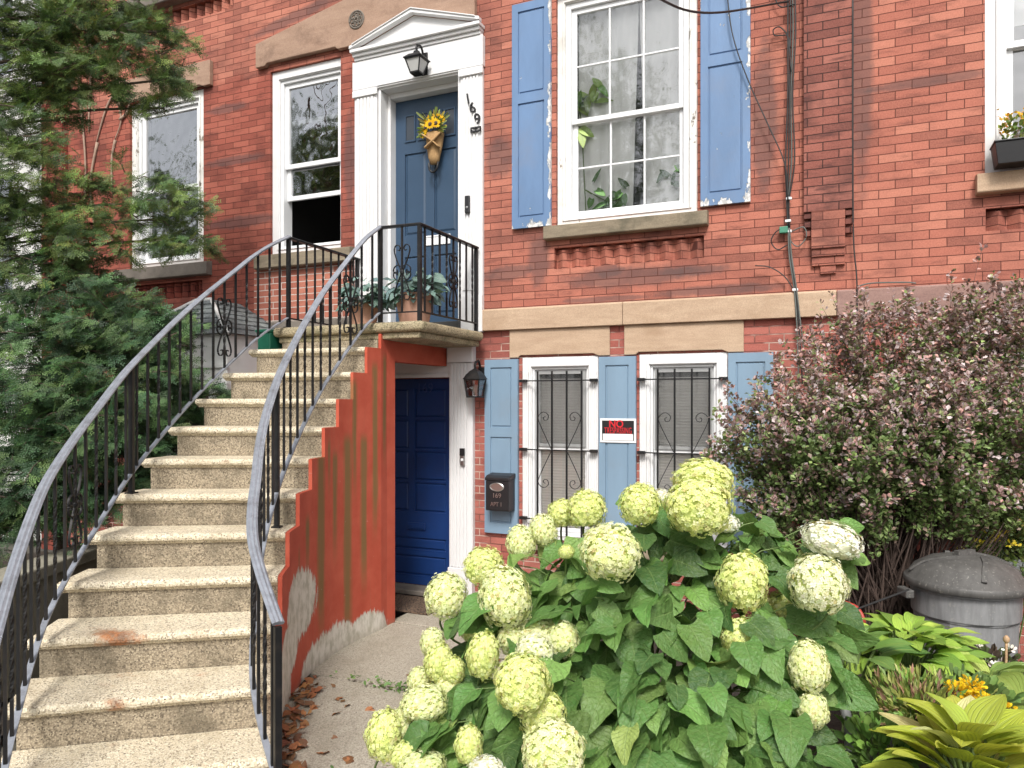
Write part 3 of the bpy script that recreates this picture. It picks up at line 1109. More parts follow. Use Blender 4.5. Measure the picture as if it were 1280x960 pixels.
shutter(house, -2.855, -2.470, 3.497, 5.585, -.040, 'shutter_blue', 4.70)
shutter(house, -1.122, -.722, 3.525, 5.60, -.040, 'shutter_blue', 4.73)
shutter(house, -3.139, -2.797, .648, 2.284, -.040, 'shutter_pale_blue', 1.60)
shutter(house, -2.012, -1.677, .648, 2.284, -.040, 'shutter_pale_blue', 1.60)
shutter(house, -.897, -.544, .648, 2.288, -.040, 'shutter_pale_blue', 1.60)

# ---- front door and its surround
sr = MB()
for (a, b_) in ((-4.625, -4.352), (-3.397, -3.16)):
    q0, q1 = a, b_
    sr.box(q0, q1, -.045, -.002, 2.55, 5.075)
    nf = 5
    for k in range(nf):
        ww = (q1 - q0 - .06) / nf
        xx = q0 + .03 + k * ww
        sr.box(xx + .004, xx + ww - .008, -.058, -.0455, 2.95, 4.99)
    sr.box(q0 - .006, q1 + .006, -.066, -.0455, 2.55, 2.90)
    sr.box(q0 - .012, q1 + .012, -.07, -.0455, 5.0, 5.07)
sr.box(-4.640, -3.150, -.062, -.002, 5.077, 5.368)
sr.box(-4.352 + .0, -3.397, -.052, -.002, 5.062, 5.0765)
# cornice mouldings
for (z0, z1, y, e) in ((5.370, 5.402, -.075, -.005), (5.4025, 5.436, -.10, .0), (5.4365, 5.470, -.13, .012)):
    sr.box(-4.615 - e, -3.165 + e, y, -.002, z0, z1)
surround = sr.build('door_surround', 'white_paint', house, bevel=.004, segs=1)
pd = MB()
cx = -3.895
pd.prism([(-4.60, 5.473), (-3.18, 5.473), (cx, 5.69)], -.075, -.002)
for (xa, xb) in ((-4.63, cx), (-3.152, cx)):
    sgn = 1 if xb > xa else -1
    pd.prism([(xa, 5.472), (xa, 5.505), (xb, 5.728), (xb, 5.694)][::sgn], -.138, -.076)
    pd.prism([(xa + .04 * sgn, 5.505), (xa + .04 * sgn, 5.518), (xb, 5.742), (xb, 5.729)][::sgn], -.15, -.085)
pd.build('pediment', 'white_paint', surround, bevel=.003, segs=1)
rv = MB()
rv.box(FD[0] + .001, FD[0] + .03, -.03, .295, 2.55, 5.072)
rv.box(FD[1] - .03, FD[1] - .001, -.03, .295, 2.55, 5.072)
rv.box(FD[0] + .031, FD[1] - .031, -.03, .295, 5.045, 5.072)
rv.box(FD[0] + .031, FD[0] + .062, .10, .294, 2.55, 5.044)
rv.box(FD[1] - .062, FD[1] - .031, .10, .294, 2.55, 5.044)
rv.box(FD[0] + .063, FD[1] - .063, .10, .294, 4.995, 5.044)
rv.build('jamb_lining', 'white_paint', surround, bevel=.003, segs=1)
MB().box(FD[0] - .02, FD[1] + .02, -.10, .20, 2.546, 2.66).build('threshold', 'dark_threshold', house, bevel=.006)


def panel_door(parent, x0, x1, z0, z1, y, panels, mat, name, field=.03):
    q = MB()
    q.plate(x0, x1, z0, z1, panels, y, .016, True, .045)
    for (a, b_, c, d) in panels:
        if field:
            q.hull([(a + .012, y + .0155, c + .012), (b_ - .012, y + .0155, c + .012), (b_ - .012, y + .0155, d - .012), (a + .012, y + .0155, d - .012)],
                   [(a + field, y + .005, c + field), (b_ - field, y + .005, c + field), (b_ - field, y + .005, d - field), (a + field, y + .005, d - field)])
    return q.build(name, mat, parent)


dx0, dx1, dz0, dz1 = FD[0] + .063, FD[1] - .063, 2.665, 4.993
dw = dx1 - dx0
cols_ = [(dx0 + .11, dx0 + dw / 2 - .05), (dx0 + dw / 2 + .05, dx1 - .11)]
pan = [(a, b_, 2.78, 3.38) for a, b_ in cols_] + [(a, b_, 3.60, 4.44) for a, b_ in cols_]
door = panel_door(house, dx0, dx1, dz0, dz1, .20, pan, 'door_slate_blue', 'front_door')
q = MB()
g = MB()
for i in range(4):
    a = dx0 + .10 + i * (dw - .20) / 4 + .012
    b_ = dx0 + .10 + (i + 1) * (dw - .20) / 4 - .012
    q.frame(a, b_, 4.56, 4.84, .016, .188, .1995)
    g.quad((a + .016, .1975, 4.576), (b_ - .016, .1975, 4.576), (b_ - .016, .1975, 4.824), (a + .016, .1975, 4.824))
q.build('light_frame', 'door_slate_blue', door)
g.build('door_light', 'door_glass', door)
q = MB()
xs = at(547, 290, .2)
q.frame(xs[0] - .15, xs[0] + .15, 3.475, 3.575, .018, .188, .1995)
q.box(xs[0] - .13, xs[0] + .13, .193, .1995, 3.494, 3.556)
q.build('mail_slot', 'white_vinyl', door, bevel=.003)

# ---- basement door below the landing
pan = [(-4.42, -4.05, .78 + k * .315, 1.075 + k * .315) for k in range(4)] + [(-3.98, -3.62, .78 + k * .315, 1.075 + k * .315) for k in range(4)]
pan += [(-4.42, -3.62, .14, .34), (-4.42, -3.62, .40, .52)]
d2 = panel_door(house, LD[0] + .003, LD[1] - .003, .05, 2.115, .075, pan, 'door_navy', 'basement_door', .024)
q = MB()
q.box(-4.07, -3.85, .062, .0745, .60, .67)
q.box(-4.05, -3.87, .056, .0615, .615, .655)
q.build('mail_slot', 'door_navy', d2, bevel=.003)
q = MB()
q.lathe([(.028, 0), (.028, .012), (.012, .014), (.012, .04), (.03, .05), (.03, .075), (.016, .088)], (0, 0, 0), 16)
q.v = [(x - 4.40, .0745 - z, y + 1.02) for x, y, z in q.v]
q.build('knob', 'silver', d2, smooth=True)
letters('169', .13, (-3.86, .073, 2.02), 'door_number', 'house_number', d2, depth=.003)
MB().box(-4.5, -3.5, -.16, .07, .004, .048).build('doorstep', 'stone_grey', house, bevel=.008)
sp = MB()
sp.box(-3.512, -3.258, -.055, -.002, .004, 2.262)
for k in range(5):
    xx = -3.497 + k * .037
    sp.box(xx + .004, xx + .030, -.068, -.0555, .30, 2.255)
sp.box(-3.312, -3.262, -.064, -.0555, .30, 2.255)
sp.box(-3.516, -3.254, -.080, -.0555, .004, .29)
sp.box(-3.520, -3.248, -.085, -.002, 2.264, 2.436)
sp.box(-4.52, -3.5215, -.03, -.002, 2.124, 2.436)
sp.box(-4.52, -3.5215, -.045, -.031, 2.124, 2.16)
sp.build('basement_door_surround', 'white_paint', house, bevel=.003, segs=1)

# ------------------------------------------------------------------ neighbour on the right
nb = thing('brick_row_house', (2.4, 0, 0), 'neighbouring brick row house with mauve stone trim and a black window box', 'house')
N1 = (.925, 2.15, 3.56, 5.65)
NC = (.93, 2.16, 3.135, 3.30, .075, True)
N2 = (.80, 1.60, .62, 2.298)
w = MB()
w.plate(HX1, 8, 0, HTOP, [N1 + (.2,), N2 + (.2,), NC], 0, .2, cuts=[(HX1, 8, 0, 2.56)], matf=wmat)
w.cur = 0
w.quad((8, 0, 0), (8, 0, HTOP), (8, 9, HTOP), (8, 9, 0))
w.quad((HX1, 9, 0), (8, 9, 0), (8, 9, HTOP), (HX1, 9, HTOP))
w.build('wall', ['brick', 'brick_basement', 'brick_pale_joint'], nb)
MB().box(HX1 + .003, 8.1, -.35, 9.1, HTOP + .002, HTOP + .4).build('roof', 'stone_grey', nb)
q = MB()
q.prism_x([(-.002, 2.556), (-.050, 2.556), (-.054, 2.562), (-.054, 2.745), (-.045, 2.758), (-.002, 2.764)], -.070, 7.99)
q.build('belt_course', 'stone_mauve', nb, bevel=.006)
lintel_flat(nb, .52, 2.0, 2.30, 2.554, 'stone_mauve')
lintel_flat(nb, .75, 2.35, 5.66, 5.9, 'stone_mauve', None, -.05)
teeth(nb, .93, 2.16, 3.135, 3.30, 'brick', 9)
wn, g = window(nb, *N1, 4.50, .10, .04, .05, None, None, 'glass_curtain', 'white_paint')
q = MB()
q.quad((N1[0] + .1, .15, 3.66), (N1[1] - .1, .15, 3.66), (N1[1] - .1, .15, 4.66), (N1[0] + .1, .15, 4.66))
q.build('roller_shade', 'shade_grey', wn)
q = MB()
q.quad((N1[0] + .1, .145, 4.66), (N1[1] - .1, .145, 4.66), (N1[1] - .1, .145, 5.6), (N1[0] + .1, .145, 5.6))
q.build('blind', 'curtain', wn)
room(wn, *N1)
sill(nb, .865, 2.25, 3.40, 3.56, 'stone_tan')
wn, g = window(nb, *N2, 1.46, .10, .02, .04, None, None, 'glass_low', 'white_paint', y=-.006)
room(wn, *N2)
sill(nb, N2[0] - .05, N2[1] + .05, .5, .617, 'stone_mauve')

# ------------------------------------------------------------------ pale house on the left
pale = thing('clapboard_house', (-13, .3, 0), 'pale grey clapboard house glimpsed behind the yew at the far left', 'house')
w = MB()
holes = [(-11.6, -10.5, 3.2, 5.2), (-14, -12.9, 3.2, 5.2), (-11.6, -10.5, 6.4, 8.2)]
w.plate(-19, -9.47, 0, 9.0, holes, .25, .12, False)
w.quad((-9.47, .25, 0), (-9.47, 9, 0), (-9.47, 9, 9), (-9.47, .25, 9))
w.quad((-19, .25, 0), (-19, .25, 9), (-19, 9, 9), (-19, 9, 0))
z = .3
while z < 8.9:
    if not (3.05 < z < 5.2 or 6.3 < z < 8.2):
        w.box(-18.99, -9.48, .232, .249, z, z + .02)
    z += .15
w.build('wall', 'pale_wall', pale)
MB().box(-19.1, -9.48, -.1, 9.1, 9.002, 9.35).build('roof', 'roof_slate', pale)
for h in holes:
    wn, g = window(pale, h[0], h[1], h[2], h[3], (h[2] + h[3]) / 2, .09)
    wn.location.y += .25
    room(wn, *h)

# ------------------------------------------------------------------ white vestibule with slate hip roof
ves = thing('entry_vestibule', (-6.4, -.45, 0), 'little white vestibule with a hipped slate roof against the house left of the stairs', 'vestibule')
vx0, vx1, vy = -6.78, -5.50, -.9
w = MB()
w.plate(vx0, vx1, 0, 2.55, [(-6.74, -6.40, .1, 2.0), (-6.20, -5.74, .1, 2.0)], vy, .05, False)
w.quad((vx1, vy, 0), (vx1, -.004, 0), (vx1, -.004, 2.55), (vx1, vy, 2.55))
w.quad((vx0, vy, 0), (vx0, vy, 2.55), (vx0, -.004, 2.55), (vx0, -.004, 0))
w.box(vx0 - .02, vx1 + .02, vy - .025, vy - .002, 2.22, 2.25)
w.box(vx0 - .02, vx1 + .02, vy - .025, vy - .002, 2.06, 2.085)
w.box(vx1 - .14, vx1 + .015, vy - .02, vy - .003, 0, 2.055)
w.box(-6.39, -6.21, vy - .02, vy - .003, 0, 2.055)
w.build('wall', 'vestibule_white', ves)
w = MB()
for (a, b_) in ((-6.74, -6.40), (-6.20, -5.74)):
    w.box(a, b_, vy + .04, vy + .06, .1, 2.0)
w.build('door', 'brown_panel', ves)
w = MB()
e = .07
A, B_, C_, D_ = (vx0 - e, vy - e, 2.552), (vx1 + e, vy - e, 2.552), (vx1 + e, -.004, 2.552), (vx0 - e, -.004, 2.552)
R1, R2 = (-6.42, -.42, 2.98), (-6.20, -.42, 2.98)
R1b, R2b = (-6.42, -.004, 2.98), (-6.20, -.004, 2.98)
w.add([A, B_, R2, R1], [(0, 1, 2, 3)])
w.add([B_, C_, R2b, R2], [(0, 1, 2, 3)])
w.add([D_, A, R1, R1b], [(0, 1, 2, 3)])
w.add([R1, R2, R2b, R1b], [(0, 1, 2, 3)])
w.add([A, D_, C_, B_], [(0, 1, 2, 3)])
for k in range(1, 7):
    t = k / 7
    a = [A[i] + (R1[i] - A[i]) * t for i in range(3)]
    b2 = [B_[i] + (R2[i] - B_[i]) * t for i in range(3)]
    w.bar([(a[0], a[1] - .004, a[2] + .004), (b2[0], b2[1] - .004, b2[2] + .004)], .012, .008)
    c2 = [C_[i] + (R2b[i] - C_[i]) * t for i in range(3)]
    w.bar([(b2[0] + .004, b2[1], b2[2] + .004), (c2[0] + .004, c2[1], c2[2] + .004)], .012, .008)
rf = w.build('roof', 'roof_slate', ves)
w = MB()
w.tube([B_, R2], .022, 8)
w.tube([A, R1], .022, 8)
w.tube([R1, R2], .022, 8)
w.build('ridge_cap', 'vestibule_white', rf, smooth=True)
# ================================================================== STOOP
RX = [(-3.54, -1.21), (-3.55, -1.39), (-3.55, -1.58), (-3.53, -1.79), (-3.49, -2.01), (-3.43, -2.23), (-3.34, -2.47), (-3.22, -2.71), (-3.07, -2.95), (-2.88, -3.19), (-2.67, -3.45), (-2.44, -3.70), (-2.20, -3.95), (-1.95, -4.20)]
LX = [(-4.60, -1.23), (-4.64, -1.53), (-4.64, -1.82), (-4.62, -2.12), (-4.57, -2.42), (-4.49, -2.72), (-4.39, -3.02), (-4.25, -3.31), (-4.09, -3.61), (-3.89, -3.91), (-3.63, -4.19), (-3.35, -4.46), (-3.06, -4.72), (-2.76, -4.98)]
ZT = lambda n: 2.542 - .211 * (n - 1)
V2 = lambda p: np.array(p, float)


def interp(arr, n):
    k = int(math.floor(n)) - 1
    k = max(0, min(len(arr) - 2, k))
    t = n - 1 - k
    P = [V2(arr[max(0, min(len(arr) - 1, k + i))]) for i in (-1, 0, 1, 2)]
    return .5 * ((2 * P[1]) + (-P[0] + P[2]) * t + (2 * P[0] - 5 * P[1] + 4 * P[2] - P[3]) * t * t + (-P[0] + 3 * P[1] - 3 * P[2] + P[3]) * t ** 3)


stoop = thing('stoop', (-3.9, -2.4, 0), 'curved stoop of pebbled concrete steps with a red painted side wall', 'stairs')
nose = [(.03, 0), (.012, -.005), (.003, -.014), (0, -.026), (.003, -.038), (.012, -.046), (.018, -.047), (.02, -.053), (.030, -.055), (.036, -.064)]
for n in range(2, 13):
    r0, l0, r1, l1 = V2(RX[n - 1]), V2(LX[n - 1]), V2(RX[n - 2]), V2(LX[n - 2])
    lr, ll = np.linalg.norm(r1 - r0), np.linalg.norm(l1 - l0)
    er, el = (r1 - r0) / lr, (l1 - l0) / ll
    ax = (r0 - l0) / np.linalg.norm(r0 - l0)
    if n == 2:
        lr, ll = abs(r0[1] + 1.18), abs(l0[1] + 1.18)
    prof = [(None, 0)] + nose + [(None, -.064)]
    z = ZT(n)
    A = [(*(r0 - ax * .006 + er * (lr + .035 if d is None else d)), z + h) for d, h in prof]
    wob_ = [random.uniform(-.002, .002) for _ in prof]
    B = [(*(l0 + el * (ll + .035 if d is None else d)), z + h + q) for (d, h), q in zip(prof, wob_)]
    s_ = MB()
    # several slices across the width so the worn edge is not dead straight
    rows = []
    ns = 36
    for i in range(ns + 1):
        t = i / ns
        rows.append([tuple(np.array(a) * (1 - t) + np.array(b) * t + np.array([0, 0, (random.uniform(-.0026, .0014) - (.005 if random.random() < .05 else 0) if 0 < i < ns and 2 < k < 6 else 0)])) for k, (a, b) in enumerate(zip(A, B))])
    m = len(prof)
    vs = [p for r in rows for p in r]
    fs = [(i * m + k, i * m + (k + 1) % m, (i + 1) * m + (k + 1) % m, (i + 1) * m + k) for i in range(ns) for k in range(m)]
    s_.add(vs, fs + [tuple(range(m - 1, -1, -1)), tuple(ns * m + k for k in range(m))])
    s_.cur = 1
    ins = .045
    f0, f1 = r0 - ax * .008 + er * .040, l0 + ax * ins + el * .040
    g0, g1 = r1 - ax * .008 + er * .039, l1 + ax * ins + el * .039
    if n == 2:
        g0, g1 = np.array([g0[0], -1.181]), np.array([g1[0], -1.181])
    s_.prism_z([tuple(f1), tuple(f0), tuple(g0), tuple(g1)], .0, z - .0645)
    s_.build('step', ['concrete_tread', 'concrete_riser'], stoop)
q = MB()
q.box(-4.66, -3.115, -1.225, -.092, 2.458, 2.542)
q.build('landing', 'concrete_landing', stoop, bevel=.034, segs=4)
q = MB()
q.box(-4.62, -3.165, -1.18, -.092, 2.405, 2.4575)
q.build('landing_moulding', 'concrete_landing', stoop, bevel=.012)
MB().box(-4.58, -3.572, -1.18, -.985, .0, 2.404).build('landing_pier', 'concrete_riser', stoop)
# red side wall that follows the inner curve
dense = []
for n in range(12, 1, -1):
    for j in range(4):
        dense.append((interp(RX, n - j / 4), ZT(n)))
dense.append((interp(RX, 1), ZT(1) - .09))
dense.append((V2((-3.556, -1.10)), ZT(1) - .135))
dense.append((V2((-3.556, -.975)), ZT(1) - .135))
arc = [0]
for a, b in zip(dense[:-1], dense[1:]):
    arc.append(arc[-1] + np.linalg.norm(b[0] - a[0]))
nrm2 = []
for i in range(len(dense)):
    t = dense[min(i + 1, len(dense) - 1)][0] - dense[max(i - 1, 0)][0]
    t = t / np.linalg.norm(t)
    nrm2.append(np.array([t[1], -t[0]]))


def uv_at(px, py):
    best = None
    d = ray(px, py)
    for i in range(len(dense) - 1):
        for t in np.linspace(0, 1, 6):
            p = dense[i][0] * (1 - t) + dense[i + 1][0] * t
            k = (p[1] + DIST) / d[1]
            e = abs(k * d[0] - p[0])
            if best is None or e < best[0]:
                best = (e, arc[i] + t * (arc[i + 1] - arc[i]), EYE + k * d[2])
    return best[1], best[2]


def patch(x0, x1, y0, y1):
    c = uv_at((x0 + x1) / 2, (y0 + y1) / 2)
    a, b = uv_at(x0, (y0 + y1) / 2), uv_at(x1, (y0 + y1) / 2)
    t, bo = uv_at((x0 + x1) / 2, y0), uv_at((x0 + x1) / 2, y1)
    return (c[0], c[1], max(.06, abs(a[0] - b[0]) / 2), abs(t[1] - bo[1]) / 2, 0)


STK = []
for (px, y0, y1, hw) in ((398, 560, 820, .06), (431, 540, 830, .055), (452, 540, 760, .04), (381, 640, 745, .035), (466, 450, 690, .035), (415, 560, 720, .035), (440, 470, 640, .03), (478, 440, 600, .03), (408, 545, 640, .02), (370, 680, 760, .02)):
    a_, b_ = uv_at(px, y0), uv_at(px, y1)
    STK.append((a_[0], hw, a_[1], b_[1]))
red_wall_mat([patch(352, 389, 712, 800), patch(347, 366, 780, 850), patch(374, 450, 782, 868), patch(425, 482, 766, 825), patch(370, 412, 800, 892), patch(345, 356, 800, 930)], STK)
q = MB()
q.uv = []
for i in range(len(dense) - 1):
    (p0, z0), (p1, _) = dense[i], dense[i + 1]
    n0, n1 = nrm2[i], nrm2[i + 1]
    z = z0 - .004
    a0, a1, b0, b1 = p0 + n0 * .022, p1 + n1 * .022, p0 - n0 * .004, p1 - n1 * .004
    q.add([(*a0, 0), (*a1, 0), (*b1, 0), (*b0, 0), (*a0, z), (*a1, z), (*b1, z), (*b0, z)],
          [(0, 1, 5, 4), (4, 5, 6, 7), (2, 3, 7, 6)] + ([(3, 0, 4, 7)]) + ([(1, 2, 6, 5)] if i == len(dense) - 2 else []))
    q.uv += [(arc[i], 0), (arc[i + 1], 0), (arc[i + 1], 0), (arc[i], 0), (arc[i], z), (arc[i + 1], z), (arc[i + 1], z), (arc[i], z)]
q.build('side_wall', 'red_masonry_paint', stoop)
q = MB()
q.box(-3.66, -3.545, -.974, -.046, 2.232, 2.404)
q.box(-4.5, -3.5725, -.984, -.960, .0, 2.230)
q.uv = [(5 + p[1] * .2, 2 + p[2]) for p in q.v]
q.build('lintel_beam', 'red_masonry_paint', stoop)

# ------------------------------------------------------------------ railings


def scroll_mesh():
    q = MB()
    S = spline([(.004, 0), (.028, .055), (.058, .125), (.074, .185), (.062, .222), (.036, .228), (.018, .205), (.026, .182), (.044, .188)], 5)
    Cc = spline([(.010, .05), (.040, .062), (.072, .045), (.082, .012), (.064, -.006), (.044, .004), (.046, .024)], 5)
    for sx in (-1, 1):
        for sz in (-1, 1):
            q.bar([(x * sx, 0, z * sz) for x, z in S], .013, .006)
            q.bar([(x * sx, 0, z * sz) for x, z in Cc], .013, .006)
    q.lathe([(.012, -.02), (.018, -.008), (.018, .008), (.012, .02)], n=10)
    return q


def inst(name, mesh, parent, loc, rz=0, mods=None):
    o = bpy.data.objects.new(name, mesh)
    COL.objects.link(o)
    o.parent = parent
    o.location = Vector(loc) - wl(parent)
    o.rotation_euler.z = rz
    return o


def bare(mb, mat):
    me = bpy.data.meshes.new('iron')
    me.from_pydata(mb.v, [], mb.f)
    me.materials.append(MAT[mat])
    return me


HB, HT = .095, .80
BAL = bare(MB().bar([(0, 0, 0), (0, 0, HT - HB)], .0145), 'black_iron')
zz = [0, .12] + list(np.linspace(.16, .54, 22)) + [.58, HT - HB]
tw = MB()
pr = .0135
for (i, z) in enumerate(zz):
    a = 0 if i < 2 else (2 * PI * 1.5 * min(1, (z - .16) / .38))
    for k in range(4):
        tw.v.append((pr * .75 * math.cos(a + PI / 4 + k * PI / 2), pr * .75 * math.sin(a + PI / 4 + k * PI / 2), z))
for i in range(len(zz) - 1):
    for k in range(4):
        tw.f.append((i * 4 + k, i * 4 + (k + 1) % 4, (i + 1) * 4 + (k + 1) % 4, (i + 1) * 4 + k))
TWI = bare(tw, 'black_iron')
SCR = bare(scroll_mesh(), 'black_iron')


def railing(name, pts, posts, scrolls, label, loc, start=.11, gap=.125, flat_from=None, ends=()):
    """pts: list of (x, y, zbase); balusters every gap along the plan"""
    th = thing(name, loc, label, 'railing', 'iron railings of the stoop')
    top = [(x, y, z + HT + .012) for x, y, z in pts]
    bot = [(x, y, z + HB) for x, y, z in pts]
    q = MB()
    q.sweep(top, [(-.024, -.010), (.024, -.010), (.028, .002), (.018, .010), (.010, .0085), (0, .014), (-.010, .0085), (-.018, .010), (-.028, .002)])
    q.build('top_rail', 'worn_iron' if flat_from is None else 'black_iron', th)
    MB().bar(bot, .030, .010).build('bottom_rail', 'worn_iron' if flat_from is None else 'black_iron', th)
    P = [np.array(p) for p in pts]
    L = [0]
    for a, b in zip(P[:-1], P[1:]):
        L.append(L[-1] + np.linalg.norm((b - a)[:2]))

    def where(s_):
        for i in range(len(P) - 1):
            if L[i] <= s_ <= L[i + 1] + 1e-9:
                t = (s_ - L[i]) / max(1e-9, L[i + 1] - L[i])
                d = P[i + 1] - P[i]
                return P[i] + d * t, math.atan2(d[1], d[0])
        d = P[-1] - P[-2]
        return P[-1], math.atan2(d[1], d[0])
    psn = []
    for (s_, base, tp) in posts:
        p, a = where(s_)
        if base is None:
            nf = 1 + (2.542 - p[2]) / .211
            base = ZT(math.ceil(nf)) - p[2] + .002
        q = MB()
        q.bar([(0, 0, base), (0, 0, HT + .0 + tp)], .030)
        q.box(-.03, .03, -.03, .03, base - .002, base + .008)
        me = bare(q, 'black_iron')
        inst('post', me, th, p, a)
        psn.append(s_)
    s_ = start
    k = 0
    while s_ < L[-1] - .04:
        if all(abs(s_ - x) > .05 for x in psn):
            p, a = where(s_)
            inst('baluster', TWI if k % 2 else BAL, th, (p[0], p[1], p[2] + HB + .004), a)
        k += 1
        s_ += gap
    for sc in scrolls:
        sc = start + round((sc - start) / gap) * gap
        p, a = where(sc)
        inst('scroll', SCR, th, (p[0], p[1], p[2] + HB + .33), a)
    return th, L, where


def inset_path(A, B, ins, n0, n1, step=.2):
    out = []
    n = n0
    while n <= n1 + 1e-6:
        a, b = interp(A, n), interp(B, n)
        d = (b - a) / np.linalg.norm(b - a)
        p = a + d * ins(n)
        out.append((p[0], p[1], ZT(n)))
        n += step
    return out


ri = lambda n: float(np.interp(n, [1, 2, 3, 4, 9, 11, 11.9, 12.8], [.03, .06, .085, .10, .10, .105, .05, -.03]))
pr_ = inset_path(RX, LX, ri, 1.0, 12.6)
pr_[0] = (-3.572, -1.14, ZT(1))
pr_ = [tuple(p) for p in spline(pr_[::3] + [pr_[-1]], 5)]
LR = sum(math.dist(a[:2], b[:2]) for a, b in zip(pr_[:-1], pr_[1:]))
railing('stair_railing', pr_, [(0.0, 0, 0), (1.50, None, 0), (LR - .01, -.10, -.01)], [.34], 'curved iron handrail on the right-hand side of the stoop, over the red wall', (-3.2, -2.6, 0), start=.10)
pl_ = inset_path(LX, RX, lambda n: .09, 1.0, 12.8)
pl_[0] = (-4.535, -1.15, ZT(1))
pl_ = [tuple(p) for p in spline(pl_[::3] + [pl_[-1]], 5)]
LL = sum(math.dist(a[:2], b[:2]) for a, b in zip(pl_[:-1], pl_[1:]))
railing('stair_railing', pl_, [(0.0, 0, 0), (1.80, None, 0), (LL - .02, -.1, 0)], [.80, 2.50], 'longer curved iron handrail on the left-hand side of the stoop, beside the yew', (-4.4, -2.8, 0), start=.115)
pc_ = [(-3.565, -1.137, ZT(1) - .01), (-3.20, -1.125, ZT(1) - .01), (-3.205, -.075, ZT(1) - .01)]
railing('landing_railing', pc_, [(.366, 0, 0), (1.405, 0, 0)], [.20, .95], 'short black railing round the right corner of the landing, ending at the white door surround', (-3.2, -1.1, 2.54), start=.20, gap=.125, flat_from=1)
railing('landing_railing', [(-4.535, -1.145, ZT(1) - .01), (-4.57, -.05, ZT(1) - .01)], [(1.07, 0, 0)], [], 'short black railing along the left side of the landing, under the open window', (-4.55, -.6, 2.54), start=.125, gap=.125, flat_from=1)

# ================================================================== THINGS ON THE FRONT


def window_guard(x0, x1, label):
    th = thing('window_guard', ((x0 + x1) / 2, -.06, .6), label, 'window bars', 'iron guards on the basement windows')
    y = -.058
    gx = [x0 + .175 + i * (x1 - x0 - .315) / 3 for i in range(4)]
    for x in gx:
        MB().bar([(x, y, .60), (x, y, 2.165)], .0145).build('bar', 'black_iron', th)
    for z in (2.078, 1.447, .813):
        q = MB()
        q.bar([(x0 + .01, y - .008, z), (x1 - .01, y - .008, z)], .011)
        for xx in (x0 + .03, x1 - .03):
            q.box(xx - .032, xx + .032, y - .016, -.026, z - .013, z + .013)
        q.build('crossbar', 'black_iron', th)
    for (xa, xb) in ((gx[0], gx[1]), (gx[3], gx[2])):
        sg = 1 if xb > xa else -1
        c = (xa + xb) / 2
        ww = abs(xb - xa)
        sp_ = [(xb - .008 * sg, 1.46), (xa + .022 * sg, 1.69), (xa + .012 * sg, 1.755), (c - .01 * sg, 1.792), (c + .035 * sg, 1.765), (c + .030 * sg, 1.725), (c - .002 * sg, 1.718), (c - .010 * sg, 1.742), (c + .008 * sg, 1.752)]
        for mir in (0, 1):
            pts = [(x, y - .004, z if not mir else 2 * 1.447 - z) for x, z in sp_]
            MB().bar(spline(pts, 6), .010, .005).build('scroll', 'black_iron', th)


window_guard(-2.765, -2.025, 'black iron window guard with scrolls over the basement window left of the warning sign')
window_guard(-1.655, -.905, 'black iron window guard over the basement window half hidden by the purple bush')

# warning sign
p0, p1 = at(750, 523, -.05), at(795, 554, -.05)
sx0, sx1, sz0, sz1 = p0[0], p1[0], p1[2], p0[2]
sg = thing('warning_sign', ((sx0 + sx1) / 2, -.05, sz0), 'black and red NO TRESPASSING sign on the blue shutter', 'sign')
sw, sh = sx1 - sx0, sz1 - sz0
MB().box(sx0, sx1, -.048, -.042, sz0, sz1).build('sign_board', 'sign_white', sg, bevel=.002, segs=1)
q = MB()
q.box(sx0 + .018, sx1 - .018, -.0495, -.0482, sz0 + .02, sz1 - .018)
f = q.build('black_field', 'sign_black', sg)
MB().box(sx0 + .026, sx1 - .026, -.0505, -.0497, sz0 + .022, sz0 + .078).build('blank_strip', 'sign_white', sg)
mx_ = (sx0 + sx1) / 2
letters('NO', .088, (mx_ - .015, -.0515, sz1 - .050), 'sign_red', 'lettering', sg, sx=.95, bold=.018)
letters('TRESPASSING', .076, (mx_ + .002, -.0515, sz1 - .108), 'sign_red', 'lettering', sg, sx=.50, space=1.10)

# mailbox on the pale shutter
ma, mb_ = at(607, 594, -.185), at(636, 640, -.185)
mx0, mx1, mz0, mz1 = ma[0], mb_[0], mb_[2], ma[2]
ml = thing('mailbox', ((mx0 + mx1) / 2, -.12, mz0), 'black wall mailbox with an oval badge on the pale blue shutter', 'mailbox')
q = MB()
q.prism_x([(-.045, mz0), (-.175, mz0), (-.185, mz0 + .01), (-.185, mz1 - .05), (-.045, mz1 - .03)], mx0, mx1)
q.build('box_body', 'black_plastic', ml, bevel=.006)
q = MB()
q.prism_x([(-.042, mz1 - .028), (-.192, mz1 - .049), (-.192, mz1 - .02), (-.15, mz1), (-.042, mz1 + .015)], mx0 - .006, mx1 + .006)
q.build('lid', 'black_plastic', ml, bevel=.006)
mcx = (mx0 + mx1) / 2 - .004
q = MB()
q.lathe([(1, 0), (1, .004), (.86, .008), (.80, .004), (.0, .004)], n=28)
q.v = [(mcx + x * .074, -.1853 - z, mz1 - .105 + y * .040) for x, y, z in q.v]
q.build('badge', 'silver', ml, smooth=False)
letters('169', .062, (mcx, -.187, mz1 - .185), 'silver', 'number', ml)
letters('APT 1', .055, (mcx - .004, -.187, mz1 - .265), 'silver', 'number', ml, sx=.85)

